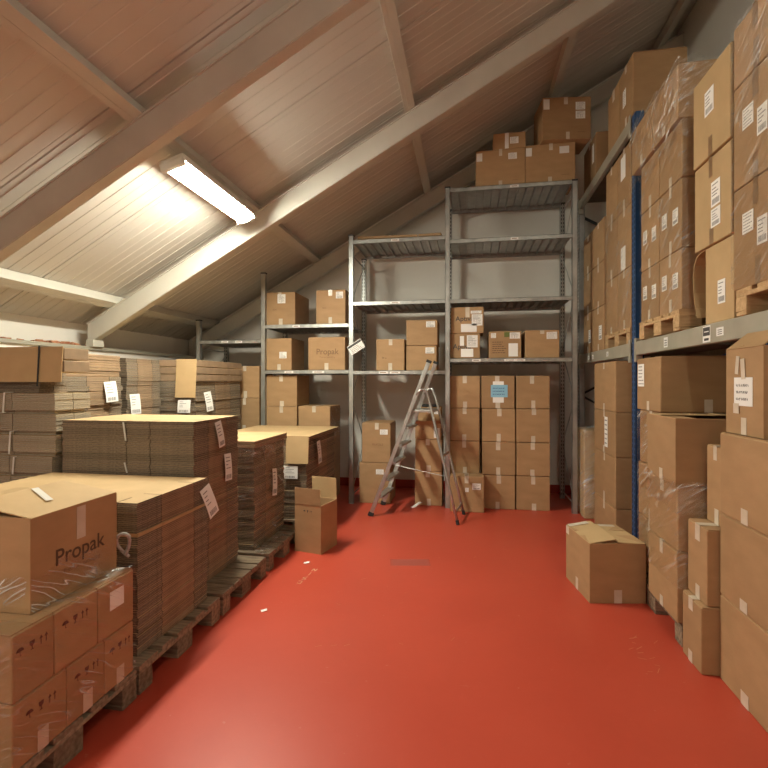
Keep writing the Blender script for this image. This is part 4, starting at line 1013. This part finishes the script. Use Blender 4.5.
# lower near bay
pallet('weathered pallet under the wrapped boxes on the floor at right', (1.23, 2.03), (3.06, 4.02), 0, WOOD, 'pallets on the floor at right')
G16 = 'film-wrapped boxes on the floor pallet at right'
rb('lower near box of the wrapped pile on the floor at right', (3.05, 3.50), (.144, .56), 1.20, .5, group=G16, tape='-X:tb')
rb('upper near box of the wrapped pile on the floor at right', (3.05, 3.50), (.56, .945), 1.205, .5, group=G16, tape='-X:t')
rb('bottom box of the far wrapped column on the floor at right', (3.515, 4.0), (.144, .545), 1.30, .5, group=G16, tape='-X:tb')
rb('middle box of the far wrapped column on the floor at right', (3.515, 4.0), (.545, .945), 1.30, .5, group=G16, tape='-X:tb')
rb('top box of the far wrapped column behind the gaping box', (3.52, 4.0), (.945, 1.34), 1.31, .5, group=G16, tape='-X:tb')
film('clear film round the boxes on the floor pallet at right', (1.195, 1.72), (3.042, 3.508), (.35, .955), ['-X', '-Y'], mat=FILM, amp=.007, skew=.5)
film('crumpled film bunched at the rim of the floor pile at right', (1.19, 1.72), (3.035, 3.512), (.80, .95), ['-X', '-Y'], mat=FILM_HEAVY, amp=.014, lumps=.02, res=.02, ragged=.05)
film('cloudy film on the column behind the gaping box', (1.295, 1.75), (3.51, 4.01), (.20, 1.33), ['-X'], mat=FILM_HEAVY, amp=.01, res=.025, group=None)
rb('box with a sagging open lid on the wrapped pile at right', (3.045, 3.49), (.945, 1.335), 1.19, .50, group=None, open_=[('-Y', 186, .20, KRAFT_IN), ('+Y', 178, .23, KRAFT_PALE), ('-X', 181, .13, KRAFT_IN), ('+X', 177, .13, KRAFT_PALE)], tape='-X:b', labels=[('-Y', .15, .25, .06, .09, 'plain')])
rb('big box with a taped white label just below the rack beam', (3.57, 4.03), (1.34, 1.73), 1.30, .62, group=None, tape='-X:b -Y:b', labels=[('-X', -.3, .17, .13, .17, 'text')])
# small boxes and the tall column at the right edge
G17 = 'small boxes stacked before the big column at right'
rb('bottom small box beside the big column at right', (2.79, 3.015), (0, .36), 1.215, .4, group=G17, tape='-X:tb')
rb('second small box beside the big column at right', (2.795, 3.02), (.36, .77), 1.245, .38, group=G17, tape='-X:tb')
rb('narrow tall box on the small boxes beside the big column', (2.80, 3.0), (.77, 1.20), 1.335, .32, group=G17, tape='-X:tb', tw=.04)
G18 = 'three big boxes stacked at the right edge'
for lab, z0, z1 in (('bottom of three big boxes stacked at the right edge', 0, .445), ('middle of three big boxes stacked at the right edge', .445, .867), ('top of three big boxes stacked at the right edge', .867, 1.29)):
    rb(lab, (2.34, 2.78), (z0, z1), 1.30, .6, group=G18, tape='-X:b', tw=.06, td=.06)
r0 = rb('box with a handwritten label and open lid on the big stack at right', (2.45, 2.77), (1.29, 1.715), 1.325, .40, group=None, open_=[('-X', 140, .13, KRAFT), ('+X', 172, .18, KRAFT_PALE), ('-Y', 178, .15, KRAFT_IN), ('+Y', 176, .15, KRAFT_IN)], tape='-X:b', labels=[('-X', -.0, -.0, .16, .14, 'hand')])
for (u, v, w, h, rt) in ((.0, .11, .035, .10, .1), (-.05, .13, .03, .09, -.15), (-.06, -.085, .05, .05, 0)):
    bm = bmesh.new(); add_box(bm, -w / 2, w / 2, -h / 2, h / 2, 0, .0008); o = finish(bm, 'tape', TAPE, r0); o.matrix_local = face_mat('-X', (.40, .32, .425), u, v, .0034, rt)
# small extra boxes deeper in the rack so the bays are not empty behind the front row
G19 = 'boxes deeper in the lower rack bay'
rb('plain box on the floor deep in the rack behind the big stack', (2.34, 2.9), (0, .6), 1.95, .5, group=G19, tape='-Y:b')
rb('plain box on top of another deep in the rack behind the big stack', (2.34, 2.9), (.6, 1.2), 1.95, .5, group=G19, tape='-Y:b')

# ------------------------------------------------------------------ camera and view
cam_d = bpy.data.cameras.new('camera'); cam = bpy.data.objects.new('camera', cam_d); C.objects.link(cam)
cam.location = (0, 0, 1.55); cam.rotation_euler = (R(90), 0, math.atan(84 / 480))
cam_d.sensor_width = 36; cam_d.lens = 22.5; cam_d.shift_y = -2 / 768; cam_d.clip_start = .05
SC.camera = cam
w = bpy.data.worlds.new('world'); w.use_nodes = True; SC.world = w
w.node_tree.nodes['Background'].inputs[0].default_value = (.5, .5, .5, 1); w.node_tree.nodes['Background'].inputs[1].default_value = .1
SC.view_settings.view_transform = 'Standard'; SC.view_settings.look = 'None'; SC.view_settings.gamma = 1; SC.view_settings.exposure = 1.43
SC.view_settings.use_curve_mapping = False
SC.cycles.max_bounces = 12; SC.cycles.diffuse_bounces = 6; SC.cycles.transparent_max_bounces = 16; SC.cycles.use_denoising = True
SC.cycles.sample_clamp_indirect = 8
